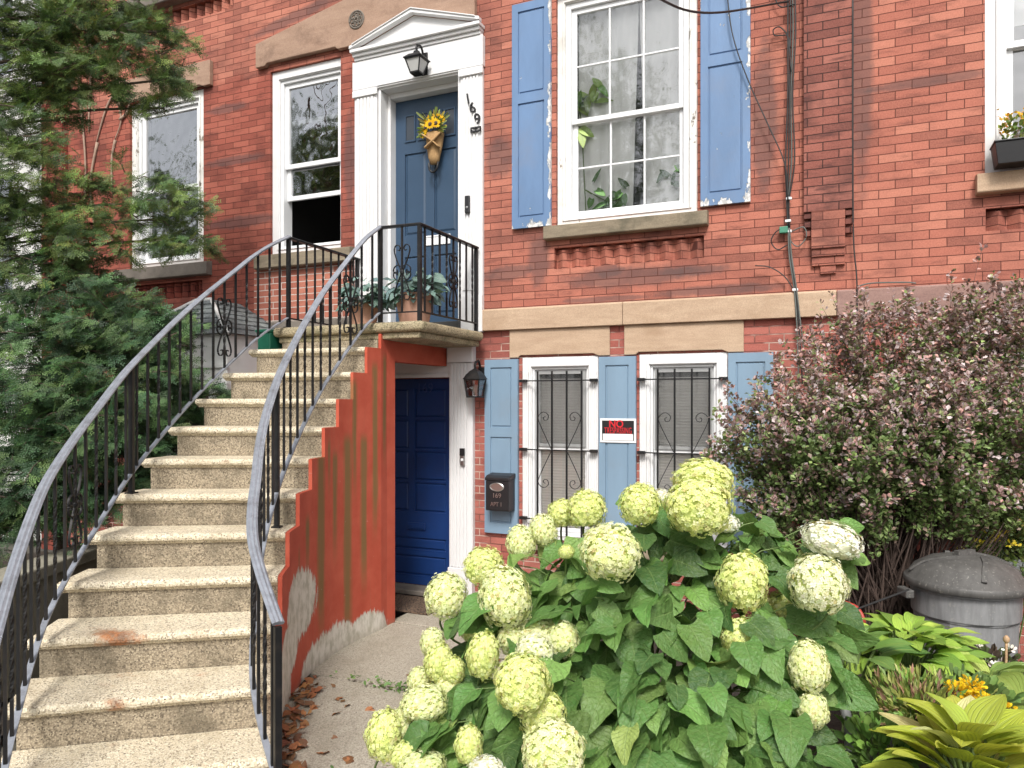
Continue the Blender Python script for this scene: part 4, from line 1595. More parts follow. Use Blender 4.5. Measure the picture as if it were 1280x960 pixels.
# house number down the right pilaster of the surround
hn = thing('house_number', (-3.30, -.06, 4.8), 'black house number 169 set on a slant down the white door casing', 'house number')
for ch, px, py in (('1', 585, 124), ('6', 590.5, 135), ('9', 597, 149)):
    p = at(px, py, -.062)
    letters(ch, .145, (p[0], -.0625, p[2]), 'black_plastic', 'digit', hn, xdir=(1, 0, .0), updir=(-.18, 0, 1), depth=.006)
p = at(595, 162, -.06)
q = MB()
q.frame(p[0] - .055, p[0] + .055, p[2] - .024, p[2] + .024, .012, -.074, -.059)
q.box(p[0] - .006, p[0] + .006, -.073, -.0595, p[2] - .012, p[2] + .012)
q.build('number_plaque', 'black_plastic', hn)


def bell(px, py0, py1, y, label, two):
    a, b = at(px, py0, y), at(px, py1, y)
    th = thing('doorbell', (a[0], y, b[2]), label, 'doorbell', 'doorbells')
    x = a[0]
    MB().box(x - .026, x + .026, y - .024, y, b[2], a[2]).build('bell_housing', 'silver' if two else 'black_plastic', th, bevel=.008)
    mid = (a[2] + b[2]) / 2
    if two:
        MB().box(x - .0265, x + .0265, y - .0255, y - .0243, mid + .012, a[2] - .003).build('camera_panel', 'black_plastic', th)
        q = MB()
        q.lathe([(.014, 0), (.014, .005), (.010, .008)], n=16)
        q.v = [(x + u, y - .0243 - c, mid - .028 + v) for u, v, c in q.v]
        q.build('button', 'white_vinyl', th)
    else:
        q = MB()
        q.lathe([(.012, 0), (.012, .005), (.008, .008)], n=16)
        q.v = [(x + u, y - .0243 - c, mid - .03 + v) for u, v, c in q.v]
        q.build('button', 'galvanised', th)


bell(585, 245, 267, -.0585, 'slim black doorbell on the white casing of the upper front door', False)
bell(579, 560, 582, -.0685, 'silver doorbell with black top on the fluted white post by the basement door', True)


def lantern(x, y, ztop, wtop, wbot, h, label, roof_h, wally, armx, domed):
    th = thing('wall_lantern', (x, wally, ztop - h), label, 'wall lamp', 'lanterns by the doors')
    q = MB()
    q.box(armx - .035, armx + .035, wally - .018, wally - .001, ztop - .10, ztop + .12)
    q.build('backplate', 'black_iron', th, bevel=.006)
    q = MB()
    q.tube(spline([(armx, wally - .018, ztop + .06), ((armx + x) / 2, (wally + y) / 2, ztop + roof_h + .07), (x, y, ztop + roof_h + .045), (x, y, ztop + roof_h - .01)], 5), .011, 8)
    q.tube([(x, y, ztop + roof_h - .02), (x, y, ztop + roof_h + .07)], .007, 6)
    q.build('arm', 'black_iron', th, smooth=True)
    a, b = wtop / 2, wbot / 2
    q = MB()
    for sx in (-1, 1):
        for sy in (-1, 1):
            q.bar([(x + sx * b, y + sy * b, ztop - h), (x + sx * a, y + sy * a, ztop)], .011)
    for (r, z, t) in ((a, ztop - .004, .014), (b, ztop - h, .014)):
        q.bar([(x - r, y - r, z), (x + r, y - r, z)], t)
        q.bar([(x - r, y + r, z), (x + r, y + r, z)], t)
        q.bar([(x - r, y - r, z), (x - r, y + r, z)], t)
        q.bar([(x + r, y - r, z), (x + r, y + r, z)], t)
    q.box(x - b + .004, x + b - .004, y - b + .004, y + b - .004, ztop - h - .004, ztop - h + .006)
    q.build('cage', 'black_iron', th)
    q = MB()
    b2, a2 = b - .004, a - .004
    z0, z1 = ztop - h + .008, ztop - .012
    c0 = [(x - b2, y - b2, z0), (x + b2, y - b2, z0), (x + b2, y + b2, z0), (x - b2, y + b2, z0)]
    c1 = [(x - a2, y - a2, z1), (x + a2, y - a2, z1), (x + a2, y + a2, z1), (x - a2, y + a2, z1)]
    for i in range(4):
        j = (i + 1) % 4
        q.quad(c0[i], c0[j], c1[j], c1[i])
    q.build('pane', 'glass_lamp' if domed else 'frosted', th)
    MB().lathe([(.010, 0), (.018, .02), (.028, .055), (.024, .085), (.008, .10)], (x, y, ztop - h + .015), 14).build('bulb', 'white_plaster', th, smooth=True)
    e = a + .016
    if domed:
        prf = [(e * 1.36, 0), (e * 1.25, .012), (e * 1.05, roof_h * .38), (e * .62, roof_h * .75), (e * .28, roof_h * .92), (.012, roof_h)]
    else:
        prf = [(e * 1.40, 0), (e * 1.36, .010), (e * .80, roof_h * .55), (e * .40, roof_h * .62), (e * .30, roof_h)]
    q = MB()
    q.lathe(prf, (x, y, ztop), 4)
    c_, s_ = math.cos(PI / 4), math.sin(PI / 4)
    q.v = [(x + (vx - x) * c_ - (vy_ - y) * s_, y + (vx - x) * s_ + (vy_ - y) * c_, vz) for vx, vy_, vz in q.v]
    q.build('lamp_roof', 'black_iron', th)


painted('frosted', (.50, .50, .49), .3, .05, 10)
p = at(594, 484, -.17)
lantern(p[0], -.17, p[2] + .075, .150, .115, .165, 'black lantern with clear panes beside the basement door, left of the pale shutter', .10, 0.0, -3.185, True)
p = at(521, 82, -.20)
lantern(p[0], -.20, p[2] + .055, .165, .09, .13, 'black lantern with frosted panes over the upper front door, below the pediment', .085, -.062, p[0] + .01, False)

# sunflower bouquet in burlap on the front door
p = at(543, 180, .12)
bq = thing('door_bouquet', (p[0], .15, p[2]), 'bunch of yellow sunflowers in a burlap wrap hanging on the blue front door', 'bouquet')
bx, by, bz = p[0], .125, p[2]
q = MB()
q.lathe([(.052, -.20), (.066, -.13), (.085, -.02), (.105, .10), (.098, .11), (.075, .09)], (bx, by, bz), 18, 1, .65)
q.v = [(x + .006 * math.sin(z * 70 + x * 40), y, z) for x, y, z in q.v]
q.bar(spline([(bx - .10, by - .06, bz + .09), (bx, by - .075, bz + .02), (bx + .085, by - .06, bz - .06)], 5), .05, .014)
q.bar(spline([(bx + .10, by - .06, bz + .08), (bx + .02, by - .078, bz + .0), (bx - .07, by - .06, bz - .05)], 5), .045, .014)
q.build('burlap_wrap', 'burlap', bq, smooth=True)
q = MB()
q.tube(spline([(bx - .055, by - .02, bz - .19), (bx - .04, by - .03, bz - .26), (bx, by - .03, bz - .29), (bx + .04, by - .03, bz - .26), (bx + .055, by - .02, bz - .19)], 5), .011, 8)
q.build('knocker', 'black_iron', bq)
PET = ([(0, 0, 0), (.24, .45, .05), (0, 1, -.05), (-.24, .45, .05)], [(0, 1, 2, 3)])
sun = [(-.075, .155, -.05), (.0, .17, -.085), (.06, .175, -.075), (-.03, .225, -.05), (.045, .24, -.045), (-.11, .11, -.04), (.095, .21, -.04), (-.09, .21, -.03)]
pos, dr, nm = [], [], []
for (x, z, y) in sun:
    fn = np.array([x * 2.2, -1.0, (z - .15) * 2.2])
    fn /= np.linalg.norm(fn)
    u = np.cross(fn, [0, 0, 1.])
    u /= np.linalg.norm(u)
    v = np.cross(u, fn)
    for k in range(17):
        a = 2 * PI * k / 17 + random.random() * .2
        d = math.cos(a) * u + math.sin(a) * v + fn * .25
        pos.append(np.array([bx + x, by + y, bz + z]))
        dr.append(d)
        nm.append(fn)
pos, dr, nm = map(np.array, (pos, dr, nm))
scatter('petals', *PET, pos, frames(dr, nm), rng.uniform(.05, .066, len(pos)), palette(len(pos), [(.85, .48, .015), (.80, .56, .03)], [2, 1], .1), 'petal', bq)
q = MB()
for i, (x, z, y) in enumerate(sun):
    q.lathe([(.019, -.008), (.021, .004), (.012, .013)], (0, 0, 0), 10)
    q.v[-30:] = [(bx + x + a, by + y - .006 - c, bz + z + b) for a, b, c in q.v[-30:]]
q.build('flower_centres', 'twig', bq)
n = 70
a = rng.uniform(-.5, PI + .5, n)
dr = np.stack([np.cos(a), rng.uniform(-.5, .1, n), np.sin(a)], 1)
pos = np.array([bx, by - .03, bz + .15]) + dr * rng.uniform(.04, .12, (n, 1))
scatter('greenery', *SMALL, pos, frames(dr, unit(n)), np.stack([np.full(n, .04), rng.uniform(.06, .12, n), np.full(n, .05)], 1), palette(n, [(.16, .24, .05), (.26, .32, .09), (.45, .36, .08)], [2, 2, 1]), 'bush_leaf', bq)

# ------------------------------------------------------------------ terracotta pots on the landing


def pot_plant(px, py, y, wpx, label, seed_cols):
    p = at(px, 400, y)
    wdist = -p[0] * SA + (p[1] + DIST) * CA
    r = wpx * wdist / FPX / 2
    x = p[0]
    h = r * 1.55
    th = thing('flower_pot', (x, y, 2.545), label, 'plant pot', 'potted plants on the landing')
    MB().lathe([(r * .68, 0), (r * .72, .004), (r * .92, h * .76), (r, h * .77), (r * 1.03, h * .99), (r * .96, h), (r * .9, h * .9), (0, h * .88)], (x, y, 2.545), 28).build('pot', 'terracotta', th, smooth=False, bevel=.003)
    n = 130
    a = rng.uniform(0, 2 * PI, n)
    rr = r * np.sqrt(rng.uniform(0.1, 1.9, n))
    pos = np.stack([x + rr * np.cos(a), y + rr * np.sin(a) * .8, 2.545 + h * 1.02 + rng.uniform(-.08, .24, n) * (1.25 - rr / r * .6)], 1)
    d = np.stack([np.cos(a), np.sin(a), rng.uniform(-.9, .5, n)], 1)
    scatter('foliage', *HEART[:2], pos, frames(d, np.array([0, -.5, 1.]) + .6 * unit(n)), rng.uniform(.07, .125, n), palette(n, seed_cols, [3, 2, 1], .15), 'ivy_leaf', th, tuv=HEART[2])


leafmat('ivy_leaf', (.40, .46, .42), .5, .12, noisy=.1)
IV = [(.13, .22, .20), (.20, .31, .29), (.08, .16, .12)]
pot_plant(518, 400, -.86, 50, 'larger terracotta pot of blue-green trailing foliage behind the landing railing', IV)
pot_plant(455, 400, -.80, 40, 'smaller terracotta pot of blue-green foliage at the top of the steps', IV)

# green box on the far side of the top step
MBg = MB()
p = at(334, 420, -1.15)
gb = thing('green_box', (p[0] - .02, -1.1, 2.2), 'small dark green box beside the top step, behind the left handrail', 'box')
MB().box(p[0] - .03, -4.665, -1.24, -.95, 2.27, 2.50).build('box_body', 'green_box', gb, bevel=.008)
MB().box(p[0] - .045, -4.6625, -1.255, -.935, 2.502, 2.53).build('lid', 'green_box', gb, bevel=.008)
MB().box(p[0] - .02, -4.68, -1.22, -.97, 0, 2.268).build('pedestal', 'concrete_wall', gb)

# ------------------------------------------------------------------ cables
cb = thing('utility_cables', (-.41, -.05, 2.4), 'bundle of black utility cables running down the brick beside the pilaster', 'cables')


def cable(pts, r, mat, y=-.03, k=6):
    P = [(*at(px, py, y)[[0]], y + random.uniform(-.004, .004), at(px, py, y)[2]) for px, py in pts]
    MB().tube(spline(P, k), r, 6).build('cable', mat, cb, smooth=True)


for dx in (-4, -1.5, 1, 3.5):
    cable([(989 + dx, -30), (990 + dx * 1.3, 40), (988 + dx * .8, 120), (988 + dx * 1.5, 200), (985 + dx * .4, 250), (986 + dx * .3, 285)], .006, 'cable_black' if dx != 1 else 'cable_grey', -.03 - .006 * abs(dx))
for dx, m in ((-1.5, 'cable_grey'), (1.5, 'cable_green'), (0, 'cable_black')):
    cable([(986 + dx * .5, 285), (988 + dx, 320), (994 + dx, 360), (998 + dx * 1.5, 400), (1001 + dx * 2.5, 440), (1003 + dx * 3, 480)], .006, m if m != 'cable_green' else 'cable_grey', -.062)
cable([(994, 5), (975, 8), (967, -12), (985, -8)], .005, 'cable_black', -.05)
cable([(988, 60), (985, 45), (975, 34), (967, 37), (968, 44), (978, 44), (985, 48), (989, 90)], .005, 'cable_black', -.05)
cable([(907, -30), (915, 40), (935, 100), (962, 160), (981, 205), (985, 250)], .0055, 'cable_black', -.085)
cable([(984, 282), (970, 290), (964, 302), (972, 312), (984, 306)], .005, 'cable_black', -.05)
cable([(988, 290), (1004, 284), (1008, 296), (998, 308), (989, 302), (987, 292)], .005, 'cable_grey', -.05)
cable([(944, 332), (962, 334), (980, 345), (992, 362)], .005, 'cable_black', -.06)
cable([(1066, -20), (1066, 200), (1067, 300), (1071, 350), (1072, 420), (1074, 520)], .006, 'cable_black', -.066)
cable([(1072, 358), (1090, 354), (1130, 353), (1145, 354)], .006, 'cable_grey', -.066)
for (px, py) in ((986, 248), (985, 276), (986, 289), (994, 362)):
    p = at(px, py, -.06)
    MB().box(p[0] - .022, p[0] + .022, -.066, -.03, p[2] - .010, p[2] + .010).build('cable_clip', 'white_vinyl', cb, bevel=.003)
p = at(980, 287, -.06)
MB().box(p[0] - .035, p[0] + .03, -.075, -.03, p[2] - .028, p[2] + .024).build('splice_box', 'cable_green', cb, bevel=.005)
# drop wire swinging in from the street pole
ow = MB()
a, b, c = at(985, 2, -.08), far(880, 16, 5.2), far(800, -14, 4.6)
d = far(560, -140, 3.0)
ow.tube(spline([a, b, c, d, tuple(np.array(d) + (np.array(d) - np.array(c)) * 2.5)], 10), .008, 6)
tag(ow.build('service_wire', 'cable_black', None, loc=tuple(a)), 'black overhead wire sagging across the top of the shuttered window', 'wire')
# climbing bare vine on the far left of the front
vn = thing('dead_vine', (-8.4, -.03, 3.5), 'bare pale vine stems clinging to the brick left of the tall window', 'vine')
random.seed(3)
for (pts) in ([(108, 20), (112, 50), (122, 78), (146, 84), (147, 120), (150, 150), (143, 175)], [(150, 150), (158, 140), (162, 125)], [(97, 70), (100, 130), (108, 200), (105, 260)], [(148, 110), (135, 128), (128, 150), (120, 178)],
              [(166, 100), (172, 118), (176, 126)], [(116, 60), (114, 90), (112, 130), (110, 165)], [(143, 175), (138, 200), (140, 240)], [(120, 178), (112, 230), (118, 290)]):
    P = [(at(px, py, -.02)[0] + random.uniform(-.02, .02), -.02 + random.uniform(-.01, .008), at(px, py, -.02)[2]) for px, py in pts]
    sp_ = spline(P, 5)
    MB().tube(sp_, 1.0, 6, scale=list(np.linspace(.020, .008, len(sp_)))).build('stem', 'vine', vn, smooth=True)

# window box with yellow flowers on the neighbour's sill
wb = thing('window_box', (1.5, -.12, 3.56), 'black window box of yellow flowers on the sill at the right edge', 'window box')
q = MB()
wx0 = .955
q.plate(wx0, 2.1, 3.565, 3.70, [], -.21, .0)
q.hull([(wx0 + .02, -.20, 3.565), (2.08, -.20, 3.565), (2.08, -.04, 3.565), (wx0 + .02, -.04, 3.565)], [(wx0, -.22, 3.715), (2.1, -.22, 3.715), (2.1, -.03, 3.715), (wx0, -.03, 3.715)])
q.v, q.f, q.mi = q.v[4:], [[i - 4 for i in f] for f in q.f[1:]], q.mi[1:]
q.box(wx0 - .006, 2.106, -.228, -.022, 3.7155, 3.728)
q.build('trough', 'black_plastic', wb, bevel=.004)
n = 420
pos = np.stack([rng.uniform(wx0 + .05, 2.05, n), rng.uniform(-.25, -.03, n), 3.73 + rng.uniform(0, .14, n) ** 1.0], 1)
d = np.stack([rng.normal(0, .6, n), rng.normal(-.3, .5, n), rng.uniform(.2, 1, n)], 1)
scatter('foliage', *SMALL, pos, frames(d, unit(n)), rng.uniform(.03, .05, n), palette(n, [(.10, .17, .03), (.22, .27, .05)], [1, 1]), 'bush_leaf', wb)
n = 420
pos = np.stack([rng.uniform(wx0 + .02, 2.05, n), rng.uniform(-.27, -.03, n), 3.74 + .17 * np.sqrt(rng.uniform(0, 1, n))], 1)
for k in range(0, n, 21):
    c0 = np.array([rng.uniform(wx0 + .03, 2.05), rng.uniform(-.25, -.05), 3.83 + .11 * rng.random()])
    pp_ = c0 + rng.normal(0, .026, (21, 3))
    scatter('flower_cluster', *SMALL, pp_, frames(unit(21), unit(21) + np.array([0, -.4, 1.2])), rng.uniform(.026, .042, 21), palette(21, [(.72, .42, .03), (.62, .38, .05), (.5, .18, .03)], [3, 2, 1]), 'petal', wb)
# plants pressed against the glass of the right window


def indoor(pxs, label, cols, sz, n):
    P = [at(px, py, .165) for px, py in pxs]
    c = np.mean(P, 0)
    th = thing('house_plant', (c[0], .16, min(p[2] for p in P)), label, 'house plant', 'plants inside the shuttered window')
    idx = rng.integers(0, len(P), n)
    pos = np.array(P)[idx] + rng.normal(0, .045, (n, 3)) * np.array([1, .12, 1])
    pos[:, 1] = .135 + rng.uniform(-.006, .02, n)
    d = unit(n) * np.array([1, .15, 1]) + np.array([0, 0, -.5])
    scatter('foliage', *HEART[:2], pos, frames(d, np.array([0, -1., .35]) + .35 * unit(n)), np.stack([rng.uniform(.5, .9, n) * sz, rng.uniform(.9, 1.4, n) * sz, np.full(n, sz * .3)], 1), palette(n, cols, [2, 2, 1]), 'ivy_leaf', th, tuv=HEART[2])
    q = MB()
    q.tube(spline([(p[0], .15, p[2]) for p in P] + [(c[0], .15, 3.60)], 4), .005, 6)
    q.build('stem', 'green_stem', th)


indoor([(745, 112), (735, 125), (725, 130), (728, 165)], 'large-leaved variegated house plant behind the upper left panes', [(.16, .34, .06), (.30, .42, .12), (.07, .18, .05)], .12, 15)
indoor([(740, 243), (733, 238), (760, 252), (778, 248)], 'low trailing house plant behind the bottom left panes', [(.10, .22, .06), (.14, .30, .09), (.06, .13, .05)], .10, 12)
indoor([(858, 207), (850, 215), (838, 222), (862, 222)], 'green house plant behind the bottom right pane', [(.09, .20, .06), (.07, .16, .06), (.12, .25, .08)], .09, 12)

# ================================================================== GROUND
q = MB()
q.quad((-400, -400, -.10), (400, -400, -.10), (400, 400, -.10), (-400, 400, -.10))
struct(q.build('ground', 'ground_dirt'))
q = MB()
q.box(-30, 30, -14.5, -8.2, -.095, -.085)
struct(q.build('road', 'asphalt'))
q = MB()
q.box(-30, 30, -8.05, -5.3, -.09, .0)
struct(q.build('pavement', 'concrete_walk'))
q = MB()
q.box(-30, 30, -8.195, -8.055, -.09, .03)
struct(q.build('kerb', 'concrete_wall', bevel=.02))
# walk of concrete slabs from the pavement to the basement door
wk = MB()
j = .010
xw0, xw1 = -3.75, -1.55
for (x0, x1, y0, y1) in ((-3.58, -2.72, -.98, -.17), (-2.71, -1.9, -.98, -.17), (-3.58, -2.55, -2.25, -.99), (-2.54, -1.6, -2.25, -.99), (-3.30, -2.05, -3.35, -2.26), (-2.04, -1.3, -3.35, -2.26), (-2.6, -1.3, -4.4, -3.36), (-2.2, -.6, -5.29, -4.41)):
    wk.box(x0, x1 - j, y0, y1 - j, -.09, .004 + random.uniform(-.004, .004))
struct(wk.build('walk', 'concrete_walk', bevel=.008))
# raised bed
bd = MB()
nx, ny = 40, 34
hz = lambda x, y: -.02 + .34 * min(1, max(0, (x + 1.9 - .25 * (y + 4)) / 1.3)) ** 1.2 * min(1, max(0, (-y - .25) / 1.6)) * (1 if y > -4.6 else max(0, 1 - (-4.6 - y) / .7)) + .018 * math.sin(x * 7 + y * 3) + .012 * math.sin(x * 15 - y * 11)
G = [[(-2.1 + 8 * i / nx, -5.28 + 5.27 * k / ny) for k in range(ny + 1)] for i in range(nx + 1)]
for i in range(nx):
    for k in range(ny):
        bd.quad(*[(x, y, hz(x, y)) for x, y in (G[i][k], G[i + 1][k], G[i + 1][k + 1], G[i][k + 1])])
struct(bd.build('garden_bed', 'soil', smooth=True))
bl = MB()
for i in range(16):
    for k in range(14):
        x0, x1, y0, y1 = -9.4 + 5.0 * i / 16, -9.4 + 5.0 * (i + 1) / 16, -5.28 + 5.2 * k / 14, -5.28 + 5.2 * (k + 1) / 14
        f_ = lambda x, y: -.03 + .02 * math.sin(x * 5 + y * 4)
        bl.quad((x0, y0, f_(x0, y0)), (x1, y0, f_(x1, y0)), (x1, y1, f_(x1, y1)), (x0, y1, f_(x0, y1)))
struct(bl.build('yard', 'soil', smooth=True))
# doormat
mt = MB()
mt.box(-3.98, -3.36, -.72, -.24, .006, .024)
tag(mt.build('doormat', 'doormat_fibre', None, loc=(-3.7, -.45, 0), bevel=.006), 'dark brown bristle doormat before the navy basement door', 'doormat')
# low wall with a coping left of the stairs
lw = thing('garden_wall', (-5.0, -3.0, 0), 'low grey concrete wall with a coping seen between the left balusters', 'wall')
a, b = far(-40, 735, 4.4), far(108, 692, 5.6)
dx, dy = b[0] - a[0], b[1] - a[1]
ln = math.hypot(dx, dy)
ux, uy = dx / ln, dy / ln
nx_, ny_ = -uy, ux
zc = (a[2] + b[2]) / 2


def wallbox(mbx, o0, o1, z0, z1, e):
    A = [(a[0] - ux * e + nx_ * o0, a[1] - uy * e + ny_ * o0), (b[0] + ux * e + nx_ * o0, b[1] + uy * e + ny_ * o0), (b[0] + ux * e + nx_ * o1, b[1] + uy * e + ny_ * o1), (a[0] - ux * e + nx_ * o1, a[1] - uy * e + ny_ * o1)]
    mbx.prism_z(A, z0, z1)


q = MB()
wallbox(q, .02, .20, 0, zc - .09, .3)
q.build('wall', 'concrete_wall', lw)
q = MB()
wallbox(q, -.02, .24, zc - .089, zc, .34)
q.build('coping', 'concrete_wall', lw, bevel=.012)
# leaf litter at the foot of the red wall
n = 120
uu = rng.uniform(0, 1, n) ** 1.3
base = np.array([interp(RX, 12 - 5.5 * t) for t in uu])
pos = np.stack([base[:, 0] + .06 + np.abs(rng.normal(0, .10, n)), base[:, 1] + rng.normal(0, .04, n), np.full(n, .012) + rng.uniform(0, .02, n)], 1)
extra = np.stack([rng.uniform(-3.1, -1.9, 26), rng.uniform(-3.3, -1.2, 26), np.full(26, .012)], 1)
pos = np.concatenate([pos, extra])
n = len(pos)
d = unit(n) * np.array([1, 1, .25])
lf = scatter('leaf_litter', *HEART[:2], pos, frames(d, np.array([0, 0, 1.]) + .45 * unit(n)), rng.uniform(.035, .085, n), palette(n, [(.26, .10, .045), (.34, .17, .07), (.17, .08, .045)], [3, 1, 2], .2), 'litter_leaf', None, loc=(-2.8, -3, 0), tuv=HEART[2]) if False else None
leafmat('litter_leaf', None, .8, .05, noisy=.2)
lf = scatter('leaf_litter', *HEART[:2], pos, frames(d, np.array([0, 0, 1.]) + .45 * unit(n)), rng.uniform(.035, .085, n), palette(n, [(.26, .10, .045), (.34, .17, .07), (.17, .08, .045)], [3, 1, 2], .2), 'litter_leaf', None, loc=(-2.8, -3, 0), tuv=HEART[2])
tag(lf, 'dry brown leaves gathered along the foot of the red wall', 'fallen leaves', None, 'stuff')
# weeds in the slab joints
n = 260
cx = np.concatenate([rng.normal(-2.55, .22, 170), rng.normal(-2.25, .10, 90)])
cy = np.concatenate([np.full(170, -2.28), np.full(90, -3.45)]) + rng.normal(0, .035, n)
pos = np.stack([cx, cy, rng.uniform(.005, .05, n)], 1)
d = np.stack([rng.normal(0, 1, n), rng.normal(0, 1, n), rng.uniform(.1, .9, n)], 1)
wd = scatter('weeds', *SMALL, pos, frames(d, np.array([0, 0, 1.]) + .5 * unit(n)), rng.uniform(.02, .045, n), palette(n, [(.10, .19, .05), (.14, .24, .07)], [1, 1]), 'bush_leaf', None, loc=(-2.5, -2.3, 0))
tag(wd, 'small green weeds sprouting from the joint across the concrete walk', 'weeds', None, 'stuff')
# ================================================================== VEGETATION
SPR = spray_template()
TOC = lambda P: (np.array([0, -DIST, EYE]) - P) / np.linalg.norm(np.array([0, -DIST, EYE]) - P, axis=1, keepdims=True)


def conifer(name, loc, label, cat, clumps, dens, trunk, cols, wts, size=(.16, .30), limb_every=1, height=7):
    th = thing(name, loc, label, cat)
    PP, DD, NN = [], [], []
    q = MB()
    tx, ty = trunk
    for ci, (px, py, w_, r) in enumerate(clumps):
        c = far(px, py, w_)
        R = r * w_ / FPX
        k = int(dens * (R / .3) ** 2)
        out = np.array([c[0] - tx, c[1] - ty, 0])
        out = out / max(.2, np.linalg.norm(out))
        # a limb feeding the clump, with side twigs that carry the sprays
        z0 = min(height - .1, max(.2, c[2] - .15 - .35 * np.linalg.norm([c[0] - tx, c[1] - ty]) * .5))
        if ci % limb_every == 0:
            mid = np.array([(tx * .5 + c[0] * .5) + random.uniform(-.1, .1), (ty * .5 + c[1] * .5) + random.uniform(-.1, .1), (z0 + c[2]) / 2 + .12])
            sp_ = spline([(tx, ty, z0), mid, c, c + out * R * .9 - np.array([0, 0, .05])], 6)
            q.tube(sp_, 1, 6, scale=list(np.linspace(.020, .003, len(sp_))))
        ntw = max(4, k // 9)
        for t in range(ntw):
            d = out * random.uniform(.1, 1.0) + np.array([random.gauss(0, .7), random.gauss(0, .7), random.gauss(.02, .22)])
            d /= np.linalg.norm(d)
            st = c + np.array([random.gauss(0, .38), random.gauss(0, .38), random.gauss(0, .42)]) * R
            Lt = R * random.uniform(.6, 1.15)
            en = st + d * Lt + np.array([0, 0, -.10 * Lt])
            q.tube([st, (st + en) / 2 + np.array([0, 0, .03]), en], 1, 4, scale=[.006, .004, .002])
            m = 9
            for i in range(m):
                u = (i + .5) / m
                p = st + (en - st) * u + np.array([0, 0, .03 * math.sin(PI * u)])
                side = np.cross(d, [0, 0, 1.])
                s_ = (1 if i % 2 else -1) * (1.1 - .5 * u)
                dd = d * (.35 + u * .6) + side * s_ * .8 + np.array([random.gauss(0, .3), random.gauss(0, .2), random.uniform(-.8, .35)])
                PP.append(p)
                DD.append(dd)
                NN.append(np.array([.1, -.75, .65]) + np.array([random.gauss(0, .5), random.gauss(0, .35), random.gauss(0, .4)]))
    PP, DD, NN = map(np.array, (PP, DD, NN))
    n = len(PP)
    scatter('foliage', *SPR, PP, frames(DD, NN), np.repeat(rng.uniform(size[0], size[1], n)[:, None], 3, 1), palette(n, cols, wts, .2), 'needle', th, smooth=False)
    tr = spline([(tx, ty, -.05), (tx + .05, ty, .2 * height), (tx - .04, ty + .05, .45 * height), (tx, ty, .8 * height), (tx + .1, ty, height)], 5)
    q.tube(tr, 1, 10, scale=list(np.linspace(.12 if height > 3 else .06, .02, len(tr))))
    q.build('trunk', 'bark', th, smooth=True)
    return th


up = [(10, 20, 6.6, 60), (-40, 60, 6.4, 70), (70, 12, 6.5, 52), (125, 20, 6.7, 42), (172, 28, 6.8, 34), (195, 62, 6.7, 30), (205, 100, 6.6, 24), (170, 85, 6.8, 28), (110, 70, 6.4, 36),
      (60, 75, 6.3, 45), (15, 110, 6.3, 45), (85, 105, 6.6, 28), (190, 135, 6.7, 18), (-30, 160, 6.2, 55), (25, 180, 6.2, 42), (70, 150, 6.4, 20), (40, 240, 6.2, 48), (-10, 260, 6.1, 50),
      (10, 320, 6.1, 48), (85, 225, 6.4, 26), (105, 275, 6.4, 30), (60, 300, 6.2, 34), (190, 225, 6.6, 26), (215, 255, 6.6, 30), (185, 275, 6.5, 30), (235, 290, 6.6, 22), (225, 318, 6.5, 22), (150, 255, 6.5, 22), (150, 300, 6.4, 22),
      (145, 40, 6.5, 30), (215, 40, 6.8, 20), (130, 100, 6.5, 26), (150, 130, 6.6, 18), (55, 120, 6.3, 30), (95, 40, 6.5, 34), (110, 310, 6.5, 24), (195, 300, 6.5, 26), (245, 310, 6.7, 14), (120, 240, 6.5, 22), (30, 55, 6.4, 40)]
t0 = far(-95, 300, 6.5)
YC = [(.085, .15, .045), (.14, .21, .06), (.185, .265, .07), (.045, .085, .035)]
conifer('yew_tree', (t0[0], t0[1], 0), 'feathery dark green yew whose upper boughs hang before the tall left window', 'tree', up, 195, (t0[0], t0[1]), YC, [3, 3, 1.8, 2], (.10, .17), 3)
lo = [(60, 372, 6.3, 45), (115, 375, 6.3, 42), (160, 395, 6.5, 36), (205, 405, 6.6, 30), (20, 420, 6.0, 60), (80, 430, 6.0, 55), (140, 440, 6.1, 48), (190, 440, 6.3, 38), (226, 408, 6.6, 18),
      (-20, 500, 5.6, 70), (40, 500, 5.7, 62), (100, 505, 5.8, 58), (150, 500, 6.0, 45), (200, 490, 6.3, 40), (20, 580, 5.5, 65), (75, 575, 5.6, 58), (125, 560, 5.8, 48), (165, 550, 6.1, 42), (215, 530, 6.4, 40),
      (0, 650, 5.5, 55), (60, 640, 5.6, 50), (110, 610, 5.8, 40), (150, 600, 6.0, 40), (255, 512, 6.6, 22), (280, 492, 6.8, 12), (185, 590, 6.2, 36), (100, 345, 6.5, 30), (60, 330, 6.4, 34), (130, 355, 6.6, 26), (85, 400, 6.4, 40), (150, 420, 6.4, 40), (110, 440, 6.2, 44), (65, 460, 5.9, 50), (170, 470, 6.2, 40), (130, 540, 5.9, 46), (45, 545, 5.6, 55), (95, 560, 5.7, 46), (190, 530, 6.3, 34), (100, 640, 5.7, 34), (200, 445, 6.6, 22), (225, 505, 6.5, 24), (-60, 420, 6, 70), (-60, 600, 5.5, 70)]
t1 = far(70, 700, 6.3)
conifer('yew_shrub', (t1[0], t1[1], 0), 'dense dark evergreen shrub filling the yard left of the curved handrail', 'shrub', lo, 230, (t1[0], t1[1]), [(.05, .115, .05), (.085, .165, .06), (.135, .22, .075), (.03, .065, .032)], [3, 3, 1.4, 2], (.10, .165), 4, 1.6)

LANCE = ([(0, 0, 0), (.17, .4, .05), (0, 1, -.10), (-.17, .4, .05)], [(0, 1, 2), (0, 2, 3)])
